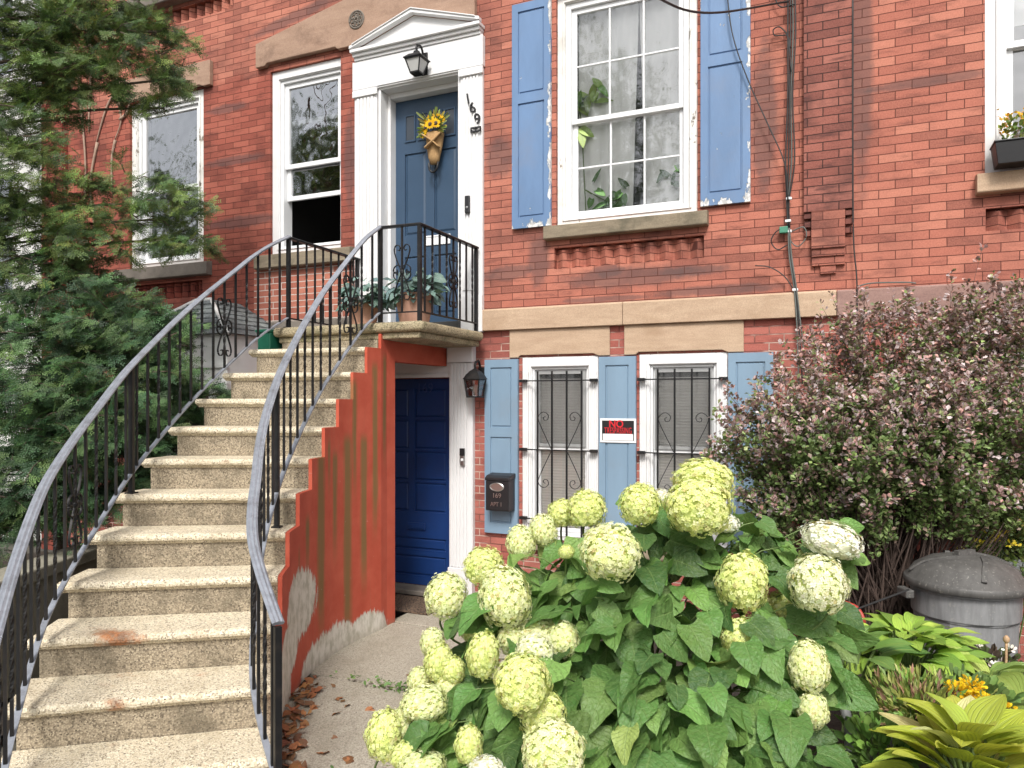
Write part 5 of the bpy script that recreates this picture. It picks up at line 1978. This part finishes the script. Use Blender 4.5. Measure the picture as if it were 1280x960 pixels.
# ------------------------------------------------------------------ purple barberry
LEAF6 = ([(0, 0, 0), (.36, .62, .07), (0, 1, -.02), (-.36, .62, .07)], [(0, 1, 2), (0, 2, 3)])
bc = far(1105, 700, 5.15)
bar = thing('barberry_bush', (bc[0], bc[1], .1), 'big twiggy bush with tiny purple and green leaves between the basement windows and the bin', 'bush')
lobes = [(955, 580, 5.0, 55), (995, 510, 5.1, 60), (1045, 450, 5.2, 58), (1100, 435, 5.2, 66), (1160, 430, 5.2, 62), (1225, 420, 5.1, 66), (1290, 425, 5.0, 75), (970, 545, 4.9, 70), (925, 570, 5.0, 40), (1255, 400, 5.1, 45), (1050, 560, 4.8, 80), (1140, 540, 4.75, 85), (1230, 530, 4.75, 85),
         (935, 635, 5.0, 32), (1000, 625, 4.9, 55), (1085, 620, 4.75, 55), (1180, 600, 4.7, 60), (1300, 590, 4.9, 70), (1250, 620, 4.7, 40), (930, 520, 5.1, 28), (1110, 510, 5.2, 70), (1190, 500, 5.2, 75), (1010, 560, 5.2, 60)]
q = MB()
LP, LD_, LN, LC = [], [], [], []
wts = np.array([l[3] ** 2 for l in lobes], float)
wts /= wts.sum()
NBR = 900
for b_ in range(NBR):
    l = lobes[rng.choice(len(lobes), p=wts)]
    R = l[3] * l[2] / FPX
    dirn = rng.normal(size=3)
    dirn /= np.linalg.norm(dirn)
    dirn[2] = abs(dirn[2]) * 1.1 - .12
    tip = far(l[0], l[1], l[2]) + dirn * R * rng.uniform(.7, 1.12)
    tip[1] = min(tip[1], -.06)
    whip = b_ % 11 == 0 and (l[1] < 480 or l[0] < 1000)
    if whip:
        tip = tip + np.array([rng.normal(0, .08), 0, rng.uniform(.10, .26)])
    base = np.array([bc[0] + rng.normal(0, .14), bc[1] + rng.normal(0, .12), .1])
    ctr = far(l[0], l[1], l[2])
    mid = base * .35 + ctr * .65 + np.array([0, 0, .12]) + rng.normal(0, .05, 3)
    low = base * .8 + ctr * .2 + np.array([0, 0, .10])
    sp_ = np.array(spline([base, low, mid, tip], 8))
    if b_ % 3 == 0 or whip:
        q.tube([tuple(p) for p in sp_], 1, 4, scale=list(np.linspace(.009, .0015, len(sp_))))
    seg = sp_[-9:] if not whip else sp_[-10:]
    nl = 8
    for i in range(nl):
        u = min(1, (i + random.random()) / (nl - 1))
        f_ = u * (len(seg) - 1)
        k = min(len(seg) - 2, int(f_))
        p = seg[k] + (seg[k + 1] - seg[k]) * (f_ - k)
        ax = seg[k + 1] - seg[k]
        ax = ax / (np.linalg.norm(ax) + 1e-9)
        ol = rng.normal(0, .22)
        tint = rng.normal(1, .16)
        tc_ = p + rng.normal(0, .022 if not whip else .004, 3)
        for j in range(14 if not whip else 7):
            d = rng.normal(size=3) + np.array([0, -.15, .35])
            d = d - ax * d.dot(ax)
            d = d / np.linalg.norm(d) + ax * .6
            sc = .012 if not whip else .006
            LP.append(tc_ + d * sc * .8 + ax * rng.normal(0, .020 if not whip else .03))
            LD_.append(d)
            LN.append(np.array([0, -.25, 1.]) + rng.normal(0, .55, 3))
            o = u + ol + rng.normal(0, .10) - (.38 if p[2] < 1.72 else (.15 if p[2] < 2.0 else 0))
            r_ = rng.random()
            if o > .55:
                c = (.32, .205, .205) if r_ < .34 else ((.48, .27, .245) if r_ < .52 else ((.47, .385, .39) if r_ < .80 else (.25, .28, .13)))  # the pale lilac leaf colour stands for sky gloss on outer leaves
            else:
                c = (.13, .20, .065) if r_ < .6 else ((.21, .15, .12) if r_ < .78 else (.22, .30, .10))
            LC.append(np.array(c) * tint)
LP, LD_, LN, LC = map(np.array, (LP, LD_, LN, LC))
LP[:, 1] = np.minimum(LP[:, 1], -.03)
n = len(LP)
LC = np.clip(LC * (1 + rng.normal(0, .2, (n, 1))), .01, .9)
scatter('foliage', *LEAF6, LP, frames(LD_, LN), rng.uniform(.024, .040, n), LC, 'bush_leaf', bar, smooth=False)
q.build('branches', 'twig', bar)

# ------------------------------------------------------------------ hydrangea
hc = far(800, 900, 2.75)
hyd = thing('hydrangea_bush', (hc[0], hc[1], .1), 'large hydrangea with big heart-shaped leaves and lime green mophead blooms in front of the house', 'bush')
blooms = [(880, 602, 74, 56, 2.85, 0), (873, 634, 82, 76, 2.62, 0), (800, 631, 50, 54, 2.70, 0), (763, 691, 72, 72, 2.50, 1), (733, 637, 46, 50, 2.78, 0), (703, 642, 38, 36, 2.85, 0), (679, 664, 36, 42, 2.80, 1), (651, 679, 36, 44, 2.75, 1),
          (605, 709, 50, 50, 2.74, 0), (558, 746, 52, 58, 2.70, 1), (631, 747, 64, 76, 2.55, 1), (928, 728, 62, 76, 2.62, 0), (1023, 731, 68, 72, 2.50, 2), (1040, 676, 74, 46, 2.60, 3), (604, 820, 40, 60, 2.45, 0), (541, 804, 30, 36, 2.62, 1),
          (548, 829, 34, 50, 2.52, 0), (524, 851, 28, 32, 2.60, 1), (653, 855, 66, 72, 2.22, 0), (678, 892, 54, 58, 2.26, 0), (692, 940, 74, 74, 2.08, 1), (530, 880, 56, 42, 2.40, 1), (481, 920, 46, 64, 2.40, 0), (586, 932, 34, 48, 2.24, 0),
          (528, 958, 56, 34, 2.24, 1), (608, 962, 44, 30, 2.10, 3), (668, 790, 54, 38, 2.60, 1), (702, 800, 44, 46, 2.55, 1), (668, 815, 44, 46, 2.42, 2), (985, 762, 54, 54, 2.78, 0), (924, 797, 42, 50, 2.55, 0), (1011, 834, 48, 64, 2.42, 1),
          (1016, 888, 38, 46, 2.40, 1), (908, 655, 34, 24, 2.80, 3), (826, 622, 26, 22, 2.88, 3), (560, 895, 28, 34, 2.46, 1), (708, 690, 20, 18, 2.66, 0), (590, 790, 26, 24, 2.60, 0), (560, 860, 30, 30, 2.50, 1), (506, 945, 34, 34, 2.30, 0), (505, 905, 34, 38, 2.44, 1), (690, 792, 34, 34, 2.62, 0), (640, 800, 34, 36, 2.56, 1), (566, 838, 30, 34, 2.50, 0)]
PAL = [[(.74, .79, .32), (.80, .84, .42), (.68, .75, .25)], [(.82, .84, .54), (.79, .82, .46), (.73, .78, .36)], [(.85, .85, .66), (.81, .83, .56), (.78, .80, .48)], [(.86, .86, .80), (.84, .84, .75), (.80, .82, .64)]]
FLOR = ([], [])
for k in range(4):
    a = k * PI / 2
    o = len(FLOR[0])
    R_ = lambda x, y, z: (x * math.cos(a) - y * math.sin(a), x * math.sin(a) + y * math.cos(a), z)
    FLOR[0].extend([R_(0, .05, 0), R_(.42, .55, .10), R_(0, 1.0, .0), R_(-.42, .55, .10)])
    FLOR[1].append((o, o + 1, o + 2, o + 3))
heads = []
for v in range(4):
    n = 1350 if v < 3 else 420
    d = unit(n * 2)
    # fewer florets hidden below
    keep = d[:, 2] > -.82
    d = d[keep][:n]
    n = len(d)
    lump = 1 + .075 * np.sin(d[:, 0] * 5 + v) * np.cos(d[:, 1] * 4 + d[:, 2] * 5) + .05 * np.sin(d[:, 1] * 9 + v * 2) * np.sin(d[:, 2] * 8 + d[:, 0] * 7)
    pos = d * (lump + rng.normal(0, .05, n))[:, None]
    o = scatter('flower_head', *FLOR, pos, frames(np.cross(d, unit(n)), d + .30 * unit(n)), rng.uniform(.075, .115, n) * (1 if v < 3 else 1.35), palette(n, PAL[v] + [(.52, .44, .20)], [2, 2, 1, .12], .10), 'petal', None, loc=(0, 0, 0), smooth=False)
    me = o.data
    bpy.data.objects.remove(o)
    # greenish core closes the gaps
    cm = MB()
    cm.lathe([(.86 * math.sin(t), -.86 * math.cos(t)) for t in np.linspace(.05, PI - .05, 9)], (0, 0, 0), 14)
    heads.append((me, cm))
painted('bloom_core', (.60, .68, .24), .9, .15, 30)
painted('bloom_core_white', (.66, .68, .50), .9, .1, 30)
CORE_W = bare(heads[0][1], 'bloom_core_white')
CORE = bare(heads[0][1], 'bloom_core')
sm = MB()
for i, (px, py, wx, wy, w_, v) in enumerate(blooms):
    p = far(px, py, w_)
    big = 1.04 if (px < 700 and py > 780) else 1.0
    rx, rz = wx * w_ / FPX / 2 * .97 * big, wy * w_ / FPX / 2 * .97 * big
    o = inst('flower_head', heads[v][0], hyd, p)
    o.scale = (rx, (rx + rz) / 2, rz)
    o.rotation_euler = (random.uniform(-.15, .15), random.uniform(-.2, .2), random.uniform(0, 6.28))
    if wx < wy * .9 or wx > wy * 1.15:
        o.rotation_euler.z = YAW
        o.scale = (rx, rx, rz)
    if px == 1040:
        o.rotation_euler = (0.0, .25, YAW)
    WL[o.name] = Vector(p)
    co = inst('heart', CORE_W if v == 3 else CORE, o, p)
    co.location = (0, 0, 0)
    b0 = np.array([hc[0] + random.uniform(-.22, .22), hc[1] + random.uniform(-.15, .15), .1])
    back = (p - np.array([0, -DIST, EYE]))
    back /= np.linalg.norm(back)
    sp_ = spline([b0, b0 * .55 + p * .45 + np.array([0, 0, .18]) + back * .12, p + back * .10 + np.array([0, 0, -.14]), p + np.array([0, 0, -rz * .3])], 7)
    sm.tube(sp_, 1, 6, scale=list(np.linspace(.0065, .0035, len(sp_))))
hl = [(640, 800, 60), (690, 720, 45), (745, 735, 55), (830, 690, 60), (890, 690, 55), (955, 690, 40), (990, 695, 40), (850, 770, 70), (930, 780, 60), (780, 820, 75), (700, 850, 60), (640, 895, 60), (575, 885, 40), (745, 915, 70),
      (830, 890, 80), (915, 880, 70), (985, 850, 45), (955, 935, 60), (860, 950, 75), (610, 955, 60), (995, 770, 45), (670, 930, 60), (590, 770, 30), (650, 740, 40), (800, 950, 60), (720, 780, 60), (790, 760, 60), (885, 820, 60), (1020, 700, 30), (540, 920, 40), (800, 655, 35), (850, 660, 40)]
PP, DD, NN, SS = [], [], [], []
for li, (px, py, r) in enumerate(hl):
    w_ = 2.90 - (py - 600) / 360 * .62 + .02
    c = far(px, py, w_)
    R = r * w_ / FPX
    for k in range(int(15 + r * .31)):
        g = rng.normal(size=3)
        g /= np.linalg.norm(g)
        u = rng.random() ** .4
        p = c + g * R * 1.15 * u * np.array([1, .95, 1]) + np.array([.35, .8, 0]) * abs(rng.normal(0, .10))
        out = np.array([p[0] - hc[0], p[1] - (hc[1] + .1), 0]) * 1.2 + np.array([0, -.28, 0]) + rng.normal(0, .45, 3)
        out[2] = -abs(rng.normal(.18, .30)) + (.12 if u > .8 else 0)
        PP.append(p)
        DD.append(out)
        NN.append(np.array([0, -.50, 1.0]) + .48 * rng.normal(size=3))
        SS.append(rng.uniform(.075, .155) * (1.05 if py > 780 else .92))
PP, DD, NN, SS = map(np.array, (PP, DD, NN, SS))
# keep the faces of the blooms clear of leaves
cam0 = np.array([0, -DIST, EYE])
keep = np.ones(len(PP), bool)
for (px, py, wx, wy, w_, v) in blooms:
    b0 = far(px, py, w_)
    rr = max(wx, wy) * w_ / FPX / 2
    ctr = PP + DD / np.linalg.norm(DD, axis=1, keepdims=True) * (SS * .5)[:, None]
    dv = ctr - cam0
    tt = dv @ (b0 - cam0) / np.dot(b0 - cam0, b0 - cam0)
    perp = np.linalg.norm(dv - tt[:, None] * (b0 - cam0), axis=1) / np.maximum(tt, .1)
    keep &= ~((np.linalg.norm(ctr - b0, axis=1) < rr * 1.0) | ((perp < rr * .80) & (tt < 1.0)))
keep &= rng.random(len(PP)) < .78
PP, DD, NN, SS = PP[keep], DD[keep], NN[keep], SS[keep]
n = len(PP)
scatter('foliage', *HEART[:2], PP, frames(DD, NN), np.stack([SS * rng.uniform(.95, 1.22, n), SS, SS * rng.uniform(.5, 1.7, n)], 1), palette(n, [(.095, .205, .052), (.135, .27, .068), (.195, .345, .092), (.055, .125, .036), (.30, .40, .12)], [4, 4, 2, 2, .35], .14), 'hydrangea_leaf', hyd, tuv=HEART[2])
for i in range(0, n, 2):
    p = PP[i]
    root = p * .72 + np.array([hc[0], hc[1] + .08, p[2] - .22]) * .28
    sm.tube([tuple(root), tuple((p + root) / 2 + np.array([0, 0, .015])), tuple(p)], 1, 5, scale=[.0028, .0024, .0016])
for i in range(26):
    a = random.uniform(0, 2 * PI)
    t_ = np.array([hc[0] + .5 * math.cos(a), hc[1] + .35 * math.sin(a), random.uniform(.6, 1.15)])
    sm.tube(spline([(hc[0] + .25 * math.cos(a), hc[1] + .2 * math.sin(a), .05), (t_ * .5 + np.array([hc[0], hc[1], .5]) * .5), t_], 5), .0045, 6)
sm.build('stem', 'green_stem', hyd, smooth=True)

# ------------------------------------------------------------------ hostas and pots


def hosta(px, py, w_, n, L, spread, rise, cols, wts, label, matn='hosta_leaf', name='hosta', upright=.0, pot=None, squash=1.0):
    c = far(px, py, w_)
    g0 = hz(c[0], c[1])
    th = thing(name, (c[0], c[1], g0), label, 'hosta' if name == 'hosta' else 'plant')
    PP, DD, NN, SS = [], [], [], []
    q = MB()
    for i in range(n):
        u = (i + .5) / n
        a = i * 2.399 + random.uniform(-.3, .3)
        r = spread * math.sqrt(u)
        el = (1 - u) * .9 - .25 + upright + random.uniform(-.2, .2)
        p = np.array([c[0] + r * math.cos(a), c[1] + r * math.sin(a) * squash, c[2] + rise * (1 - u ** 1.4) + random.uniform(-.03, .03)])
        d = np.array([math.cos(a), math.sin(a), el])
        PP.append(p)
        DD.append(d)
        NN.append(np.array([math.cos(a) * (.2 - el * .6), math.sin(a) * (.2 - el * .6), 1.]) + rng.normal(0, .16, 3))
        SS.append(random.uniform(*L))
        q.tube(spline([(c[0] + random.uniform(-.04, .04), c[1] + random.uniform(-.04, .04), c[2] - .25), (c[0] + r * .5 * math.cos(a), c[1] + r * .5 * math.sin(a), c[2] - .05 + rise * .4), tuple(p)], 4), .0045, 5)
    PP, DD, NN, SS = map(np.array, (PP, DD, NN, SS))
    scatter('foliage', *HOSTA[:2], PP, frames(DD, NN), np.stack([SS * rng.uniform(.95, 1.25, n), SS, SS * rng.uniform(.5, 1.2, n)], 1), palette(n, cols, wts, .10), matn, th, tuv=HOSTA[2])
    q.build('stem', 'green_stem', th)
    if pot:
        r, h = pot
        z1 = c[2] - .12
        MB().lathe([(r * .75, 0), (r * .78, .005), (r, h - .03), (r * 1.06, h - .028), (r * 1.06, h), (r * .95, h), (r * .9, h - .04), (0, h - .045)], (c[0], c[1], z1 - h), 28).build('pot', 'bin_lid', th, smooth=False, bevel=.003)
    return th


hosta(1132, 852, 3.15, 150, (.085, .15), .30, .20, [(.28, .46, .07), (.36, .55, .09), (.20, .36, .065), (.45, .60, .12)], [3, 3, 2, 1], 'bright green hosta mound in front of the grey dustbin', upright=.05)
hosta(1065, 842, 3.0, 22, (.11, .17), .18, .12, [(.14, .28, .07), (.18, .33, .08), (.10, .22, .06)], [2, 2, 1], 'darker green hosta leaves at the edge of the hydrangea, by the grey pipe', upright=.1)
hosta(1212, 985, 2.3, 56, (.12, .18), .13, .15, [(.48, .54, .07), (.56, .60, .10), (.40, .49, .07), (.66, .64, .30)], [3, 3, 2, .8], 'yellow-green hosta in a black pot in the bottom right corner', upright=.75, pot=(.20, .40))
hosta(1240, 872, 2.9, 16, (.15, .22), .13, .08, [(.42, .52, .14), (.30, .42, .10), (.20, .32, .08)], [2, 2, 2], 'pale-leaved hosta behind the yellow flowers')


def cloud(name, label, cat, px, py, w_, rpx, n, tmpl, size, cols, wts, mat, up=.6, squash=(1, .7, .6), part='foliage', th=None, outward=1.0):
    c = far(px, py, w_)
    R = rpx * w_ / FPX
    if th is None:
        th = thing(name, (c[0], c[1], max(0, hz(c[0], c[1]))), label, cat)
    g = unit(n)
    pos = c + g * (rng.random((n, 1)) ** .4) * R * np.array(squash)
    d = g * outward + np.array([0, 0, up]) + .4 * unit(n)
    scatter(part, *tmpl[:2], pos, frames(d, unit(n) + np.array([0, -.3, .8])), rng.uniform(size[0], size[1], n), palette(n, cols, wts, .16), mat, th, tuv=tmpl[2] if len(tmpl) > 2 else None, smooth=False)
    return th, c, R


def stalks(th, c, R, n, mat='green_stem', r=.003, down=None):
    q = MB()
    z = hz(c[0], c[1]) if down is None else down
    for i in range(n):
        a = random.uniform(0, 6.28)
        q.tube([(c[0] + .04 * math.cos(a), c[1] + .04 * math.sin(a), z), (c[0] + R * .6 * math.cos(a), c[1] + R * .4 * math.sin(a), c[2])], r, 5)
    q.build('stem', mat, th)


th, c, R = cloud('variegated_plant', 'bronze and pink tufted plant between the green and the yellow hosta', 'plant', 1150, 884, 2.65, 72, 900, LANCE, (.03, .06), [(.30, .34, .09), (.38, .22, .15), (.24, .14, .10), (.44, .44, .15), (.18, .28, .06)], [3, 1.4, 1.2, 2, 3], 'bush_leaf', squash=(1, .8, .52))
stalks(th, c, R, 14)
MB().lathe([(.13, 0), (.17, .26), (.18, .26), (.18, .30), (.16, .30), (.15, .26), (0, .25)], (c[0] - .06, c[1], c[2] - .44), 26).build('pot', 'bin_lid', th, bevel=.003)
th, c, R = cloud('sedum_flower', 'small plant with bright yellow flower clusters beside the yellow-green hosta', 'plant', 1212, 878, 2.7, 42, 330, SMALL, (.03, .05), [(.16, .26, .07), (.12, .20, .06)], [1, 1], 'bush_leaf', squash=(1.3, .8, .8))
stalks(th, c, R, 12)
for (px, py, r) in ((1196, 862, 13), (1214, 856, 13), (1222, 872, 13), (1206, 876, 10), (1258, 888, 10), (1240, 905, 9), (1252, 902, 7)):
    cloud(None, None, None, px, py, 2.58, r, 90, SMALL, (.012, .02), [(.80, .56, .02), (.78, .48, .02)], [2, 1], 'petal', part='flower_cluster', th=th)
th, c, R = cloud('begonia', 'low dark-leaved plant dotted with white flowers at the foot of the dustbin', 'plant', 1225, 832, 3.3, 44, 380, SMALL, (.025, .05), [(.05, .035, .03), (.07, .09, .035), (.10, .06, .05)], [2, 2, 1], 'bush_leaf', squash=(1.2, .7, .5))
stalks(th, c, R, 10)
for (px, py) in ((1198, 812), (1208, 818), (1222, 808), (1234, 826), (1246, 834), (1230, 838), (1252, 830), (1262, 812), (1215, 828)):
    cloud(None, None, None, px, py, 3.18, 5, 10, SMALL, (.016, .024), [(.82, .80, .74)], [1], 'petal', part='flower', th=th)
# ornamental grass
gc = far(1265, 900, 2.75)
gr = thing('ornamental_grass', (gc[0], gc[1], hz(gc[0], gc[1])), 'arching pale grass at the right edge below the dustbin', 'grass plant')
q = MB()
for i in range(130):
    a = random.uniform(0, 6.28)
    L = random.uniform(.18, .40)
    b0 = np.array([gc[0] + random.uniform(-.04, .04), gc[1] + random.uniform(-.04, .04), gc[2] - .18])
    t_ = b0 + np.array([math.cos(a) * L * .8, math.sin(a) * L * .8, L * random.uniform(.3, .8)])
    m = b0 * .6 + t_ * .4 + np.array([0, 0, L * .35])
    q.cur = 0 if i % 4 else 1
    sp_ = spline([b0, m, t_], 5)
    q.bar(sp_, .005, .0015, scale=list(np.linspace(1, .3, len(sp_))))
painted('grass_blade', (.22, .29, .09), .5, .3, 20)
painted('grass_dry', (.40, .26, .15), .7, .3, 20)
q.build('blades', ['grass_blade', 'grass_dry'], gr)
q = MB()
for (px, y0, y1) in ((1258, 800, 880),):
    q.tube(spline([far(px - 6, y1, 3.0), far(px - 1, (y0 + y1) / 2, 3.0), far(px, y0, 3.0)], 4), .005, 6)
    q.lathe([(.004, -.014), (.012, -.004), (.012, .008), (.004, .018)], tuple(far(px, y0, 3.0)), 10)
q.build('seed_head', 'grass_dry', gr, smooth=True)
# ground cover under the pipe
n = 4600
gx = rng.uniform(-.75, 1.2, n)
gy = rng.uniform(-4.75, -3.1, n)
gx[2600:] = rng.uniform(.4, 4.2, 2000)
gy[2600:] = rng.uniform(-4.9, -.9, 2000)
pos = np.stack([gx, gy, np.array([hz(a, b) for a, b in zip(gx, gy)]) + rng.uniform(0, .14, n)], 1)
d = unit(n) * np.array([1, 1, .5])
gcv = scatter('ground_cover', *SMALL, pos, frames(d, np.array([0, -.2, 1.]) + .5 * unit(n)), rng.uniform(.03, .055, n), palette(n, [(.05, .10, .03), (.09, .16, .05), (.15, .22, .07)], [3, 2, .5]), 'bush_leaf', None, loc=(.2, -3.9, .2))
tag(gcv, 'low glossy ground cover over the soil between the hydrangea, the pots and the wall', 'ground cover', None, 'stuff')
th, c, R = cloud('leafy_clump', 'small fresh green leafy clump at the foot of the grey pipe', 'plant', 1098, 935, 2.55, 40, 260, SMALL, (.035, .065), [(.12, .24, .05), (.18, .32, .07), (.08, .15, .04)], [2, 2, 1], 'bush_leaf', squash=(1.1, .8, .8))
stalks(th, c, R, 10)
# grey pipe post
pp = far(1060, 980, 2.62)
pt = MB()
pt.tube([(pp[0], pp[1], .1), (pp[0] + .004, pp[1], .75), tuple(far(1052, 868, 2.62))], .017, 12)
tag(pt.build('pipe_post', 'galvanised', None, smooth=True, loc=(pp[0], pp[1], .1)), 'grey metal pipe standing in the ground cover right of the hydrangea', 'post')

# ------------------------------------------------------------------ dustbin
tc = far(1206, 760, 4.5)
bx, by, bz = tc[0], tc[1], hz(tc[0], tc[1])
zr = 1.88 - 226 * 4.5 / FPX
tb = thing('dustbin', (bx, by, bz), 'weathered grey plastic dustbin with a dark domed lid right of the purple bush', 'dustbin')
q = MB()
nn = 48
prof = [(.245, bz), (.255, bz + .02), (.274, zr - .19), (.279, zr - .185), (.282, zr - .175), (.286, zr - .172), (.290, zr - .03), (.306, zr - .028), (.306, zr)]
vs = []
for r, z in prof:
    for i in range(nn):
        a = 2 * PI * i / nn
        rr = r
        if z < zr - .18 and (i // 3) % 2 == 0:
            rr -= .008
        vs.append((bx + rr * math.cos(a) * 1.0, by + rr * math.sin(a), z))
q.add(vs, [(i * nn + k, i * nn + (k + 1) % nn, (i + 1) * nn + (k + 1) % nn, (i + 1) * nn + k) for i in range(len(prof) - 1) for k in range(nn)])
q.build('bin_body', 'bin_grey', tb, bevel=.003)
q = MB()
q.lathe([(.322, -.018), (.328, -.014), (.328, .024), (.322, .030), (.31, .036), (.27, .095), (.19, .142), (.10, .165), (.04, .172), (.0, .172)], (bx, by, zr + .004), 40)
lid = q.build('lid', 'bin_lid', tb, smooth=True)
q = MB()
for a0 in (.2, 1.77, 3.34, 4.91):
    pts = [(bx + r * math.cos(a0 + e), by + r * math.sin(a0 + e), zr + .004 + z + .002) for r, z, e in ((.30, .066, 0), (.24, .118, .1), (.17, .150, .32), (.10, .166, .8))]
    q.bar(spline(pts, 5), .026, .012)
q.bar([(bx - .05, by - .05, zr + .184), (bx + .05, by + .05, zr + .184)], .03, .03)
q.build('lid_rib', 'bin_lid', lid)
for a0 in (-2.75, .4):
    q = MB()
    q.box(-.06, .06, -.05, .0, -.05, 0)
    q.v = [(bx + (.325 - y) * math.cos(a0) - x * math.sin(a0), by + (.325 - y) * math.sin(a0) + x * math.cos(a0), zr - .03 + z) for x, y, z in q.v]
    q.build('handle', 'bin_lid', tb, bevel=.008)
# red hose and a long tool in the shade under the bush
rc = far(1052, 772, 4.4)
hs = MB()
for k in range(4):
    hs.tube([(rc[0] + (.12 - .012 * k) * math.cos(t), rc[1] + .05 * math.sin(t) + .02 * k, rc[2] - .02 + (.10 - .012 * k) * math.sin(t + .3 * k)) for t in np.linspace(0, 2 * PI * .97, 26)], .011, 8)
hs.tube(spline([(rc[0] + .1, rc[1], rc[2] - .1), (rc[0] + .2, rc[1] - .1, bz + .02), (rc[0] + .05, rc[1] - .3, bz + .02)], 6), .011, 8)
hs.box(rc[0] - .015, rc[0] + .015, rc[1] + .04, rc[1] + .07, bz - .05, rc[2] + .1)
tag(hs.build('garden_hose', 'red_hose', None, loc=tuple(rc), smooth=True), 'coiled red garden hose in the shade below the purple bush', 'hose')
ta, tb2 = far(1136, 737, 4.3), far(955, 805, 3.9)
tl = MB()
tl.tube([ta, tb2], .006, 8)
tl.tube([tb2, tuple(np.array([tb2[0] - .35, tb2[1] - .05, hz(tb2[0] - .35, tb2[1] - .05)]))], .006, 8)
tag(tl.build('tool_handle', 'cable_black', None, loc=tuple(ta)), 'long dark metal rod leaning against the dustbin behind the hostas', 'rod')
# yellow flowering plant by the neighbour's basement window
th, c, R = cloud('flowering_shrub', 'leafy plant with yellow flowers before the neighbouring basement window at the right edge', 'shrub', 1258, 672, 5.3, 58, 1300, SMALL, (.03, .055), [(.10, .16, .045), (.18, .24, .06), (.26, .28, .08)], [3, 2, 1], 'bush_leaf', squash=(1, .6, .75))
stalks(th, c, R, 24, down=0)
for k in range(16):
    cloud(None, None, None, 1240 + random.gauss(0, 24), 674 + random.gauss(0, 12), 5.02, 4, 6, SMALL, (.022, .034), [(.75, .62, .05), (.70, .66, .2)], [1, 1], 'petal', part='flower', th=th)
# climber tendrils over the right end of the bush
# ------------------------------------------------------------------ street trees across the road (seen mirrored in the panes)
for ti, (tx, ty, h_, r_, lab) in enumerate(((-7.5, -15.2, 12.5, 4.2, 'tall street tree over the road, mirrored in the panes of the shuttered window'), (-18, -15.6, 13, 4.6, 'broad street tree over the road, mirrored in the open window'), (-28, -16.2, 13, 4.6, 'street tree farthest along the road to the left'))):
    st = thing('street_tree', (tx, ty, 0), lab, 'tree', 'street trees across the road')
    q = MB()
    tr = spline([(tx, ty, -.1), (tx + .1, ty, 3), (tx - .1, ty, 6), (tx + .1, ty, h_ - 1)], 5)
    q.tube(tr, 1, 10, scale=list(np.linspace(.24, .04, len(tr))))
    PP = []
    for k in range(34):
        a = random.uniform(0, 6.28)
        u = random.uniform(.35, 1)
        z0 = random.uniform(4, h_ - 2.5)
        e = np.array([tx + math.cos(a) * r_ * u, ty + math.sin(a) * r_ * u, z0 + random.uniform(.8, 3.2)])
        sp_ = spline([(tx, ty, z0), ((tx + e[0]) / 2, (ty + e[1]) / 2, (z0 + e[2]) / 2 + .4), tuple(e)], 5)
        q.tube(sp_, 1, 6, scale=list(np.linspace(.07, .015, len(sp_))))
        for p in sp_[2:]:
            PP.append(p + rng.normal(0, .42, (70, 3)))
    PP = np.concatenate(PP)
    n = len(PP)
    scatter('crown', *SMALL, PP, frames(unit(n) + np.array([0, 0, -.3]), unit(n) + np.array([0, 0, .8])), rng.uniform(.07, .15, n), palette(n, [(.06, .11, .03), (.09, .15, .04)], [1, 1]), 'bush_leaf', st, smooth=False)
    q.build('trunk', 'bark', st, smooth=True)

# ================================================================== CAMERA, LIGHT, SKY
cam = bpy.data.cameras.new('camera')
cam.sensor_width = 36
cam.sensor_fit = 'HORIZONTAL'
cam.lens = 36 * FPX / 1280
cam.shift_y = (HOR - 480) / 1280
cam.clip_start = .05
cam.clip_end = 2000
co = bpy.data.objects.new('camera', cam)
COL.objects.link(co)
co.location = (0, -DIST, EYE)
co.rotation_euler = (PI / 2, 0, YAW)
SC.camera = co

SUN_EL, SUN_AZ = math.radians(46), math.radians(162)   # azimuth clockwise from +y
wld = bpy.data.worlds.new('World')
SC.world = wld
wld.use_nodes = True
nt = wld.node_tree
nt.nodes.clear()
wo = nt.nodes.new('ShaderNodeOutputWorld')
bg = nt.nodes.new('ShaderNodeBackground')
sky = nt.nodes.new('ShaderNodeTexSky')
sky.sky_type = 'NISHITA'
sky.sun_disc = False
sky.sun_elevation = SUN_EL
sky.sun_rotation = SUN_AZ
sky.air_density = 1.0
sky.dust_density = 4.0
hs_ = nt.nodes.new('ShaderNodeHueSaturation')
hs_.inputs['Saturation'].default_value = .22
nt.links.new(sky.outputs[0], hs_.inputs['Color'])
nt.links.new(hs_.outputs[0], bg.inputs[0])
bg.inputs[1].default_value = .122
nt.links.new(bg.outputs[0], wo.inputs[0])
sl = bpy.data.lights.new('sun', 'SUN')
sl.energy = 2.2
sl.angle = math.radians(14)
sl.color = (1.0, .955, .89)
so = bpy.data.objects.new('sun', sl)
COL.objects.link(so)
so.location = (2, -8, 12)
dv = Vector((-math.sin(SUN_AZ) * math.cos(SUN_EL), -math.cos(SUN_AZ) * math.cos(SUN_EL), -math.sin(SUN_EL)))
so.rotation_euler = dv.to_track_quat('-Z', 'Y').to_euler()

vs_ = SC.view_settings
SC.display_settings.display_device = 'sRGB'
vs_.view_transform = 'Standard'
vs_.look = 'None'
vs_.exposure = .6
vs_.gamma = 1
vs_.use_curve_mapping = False
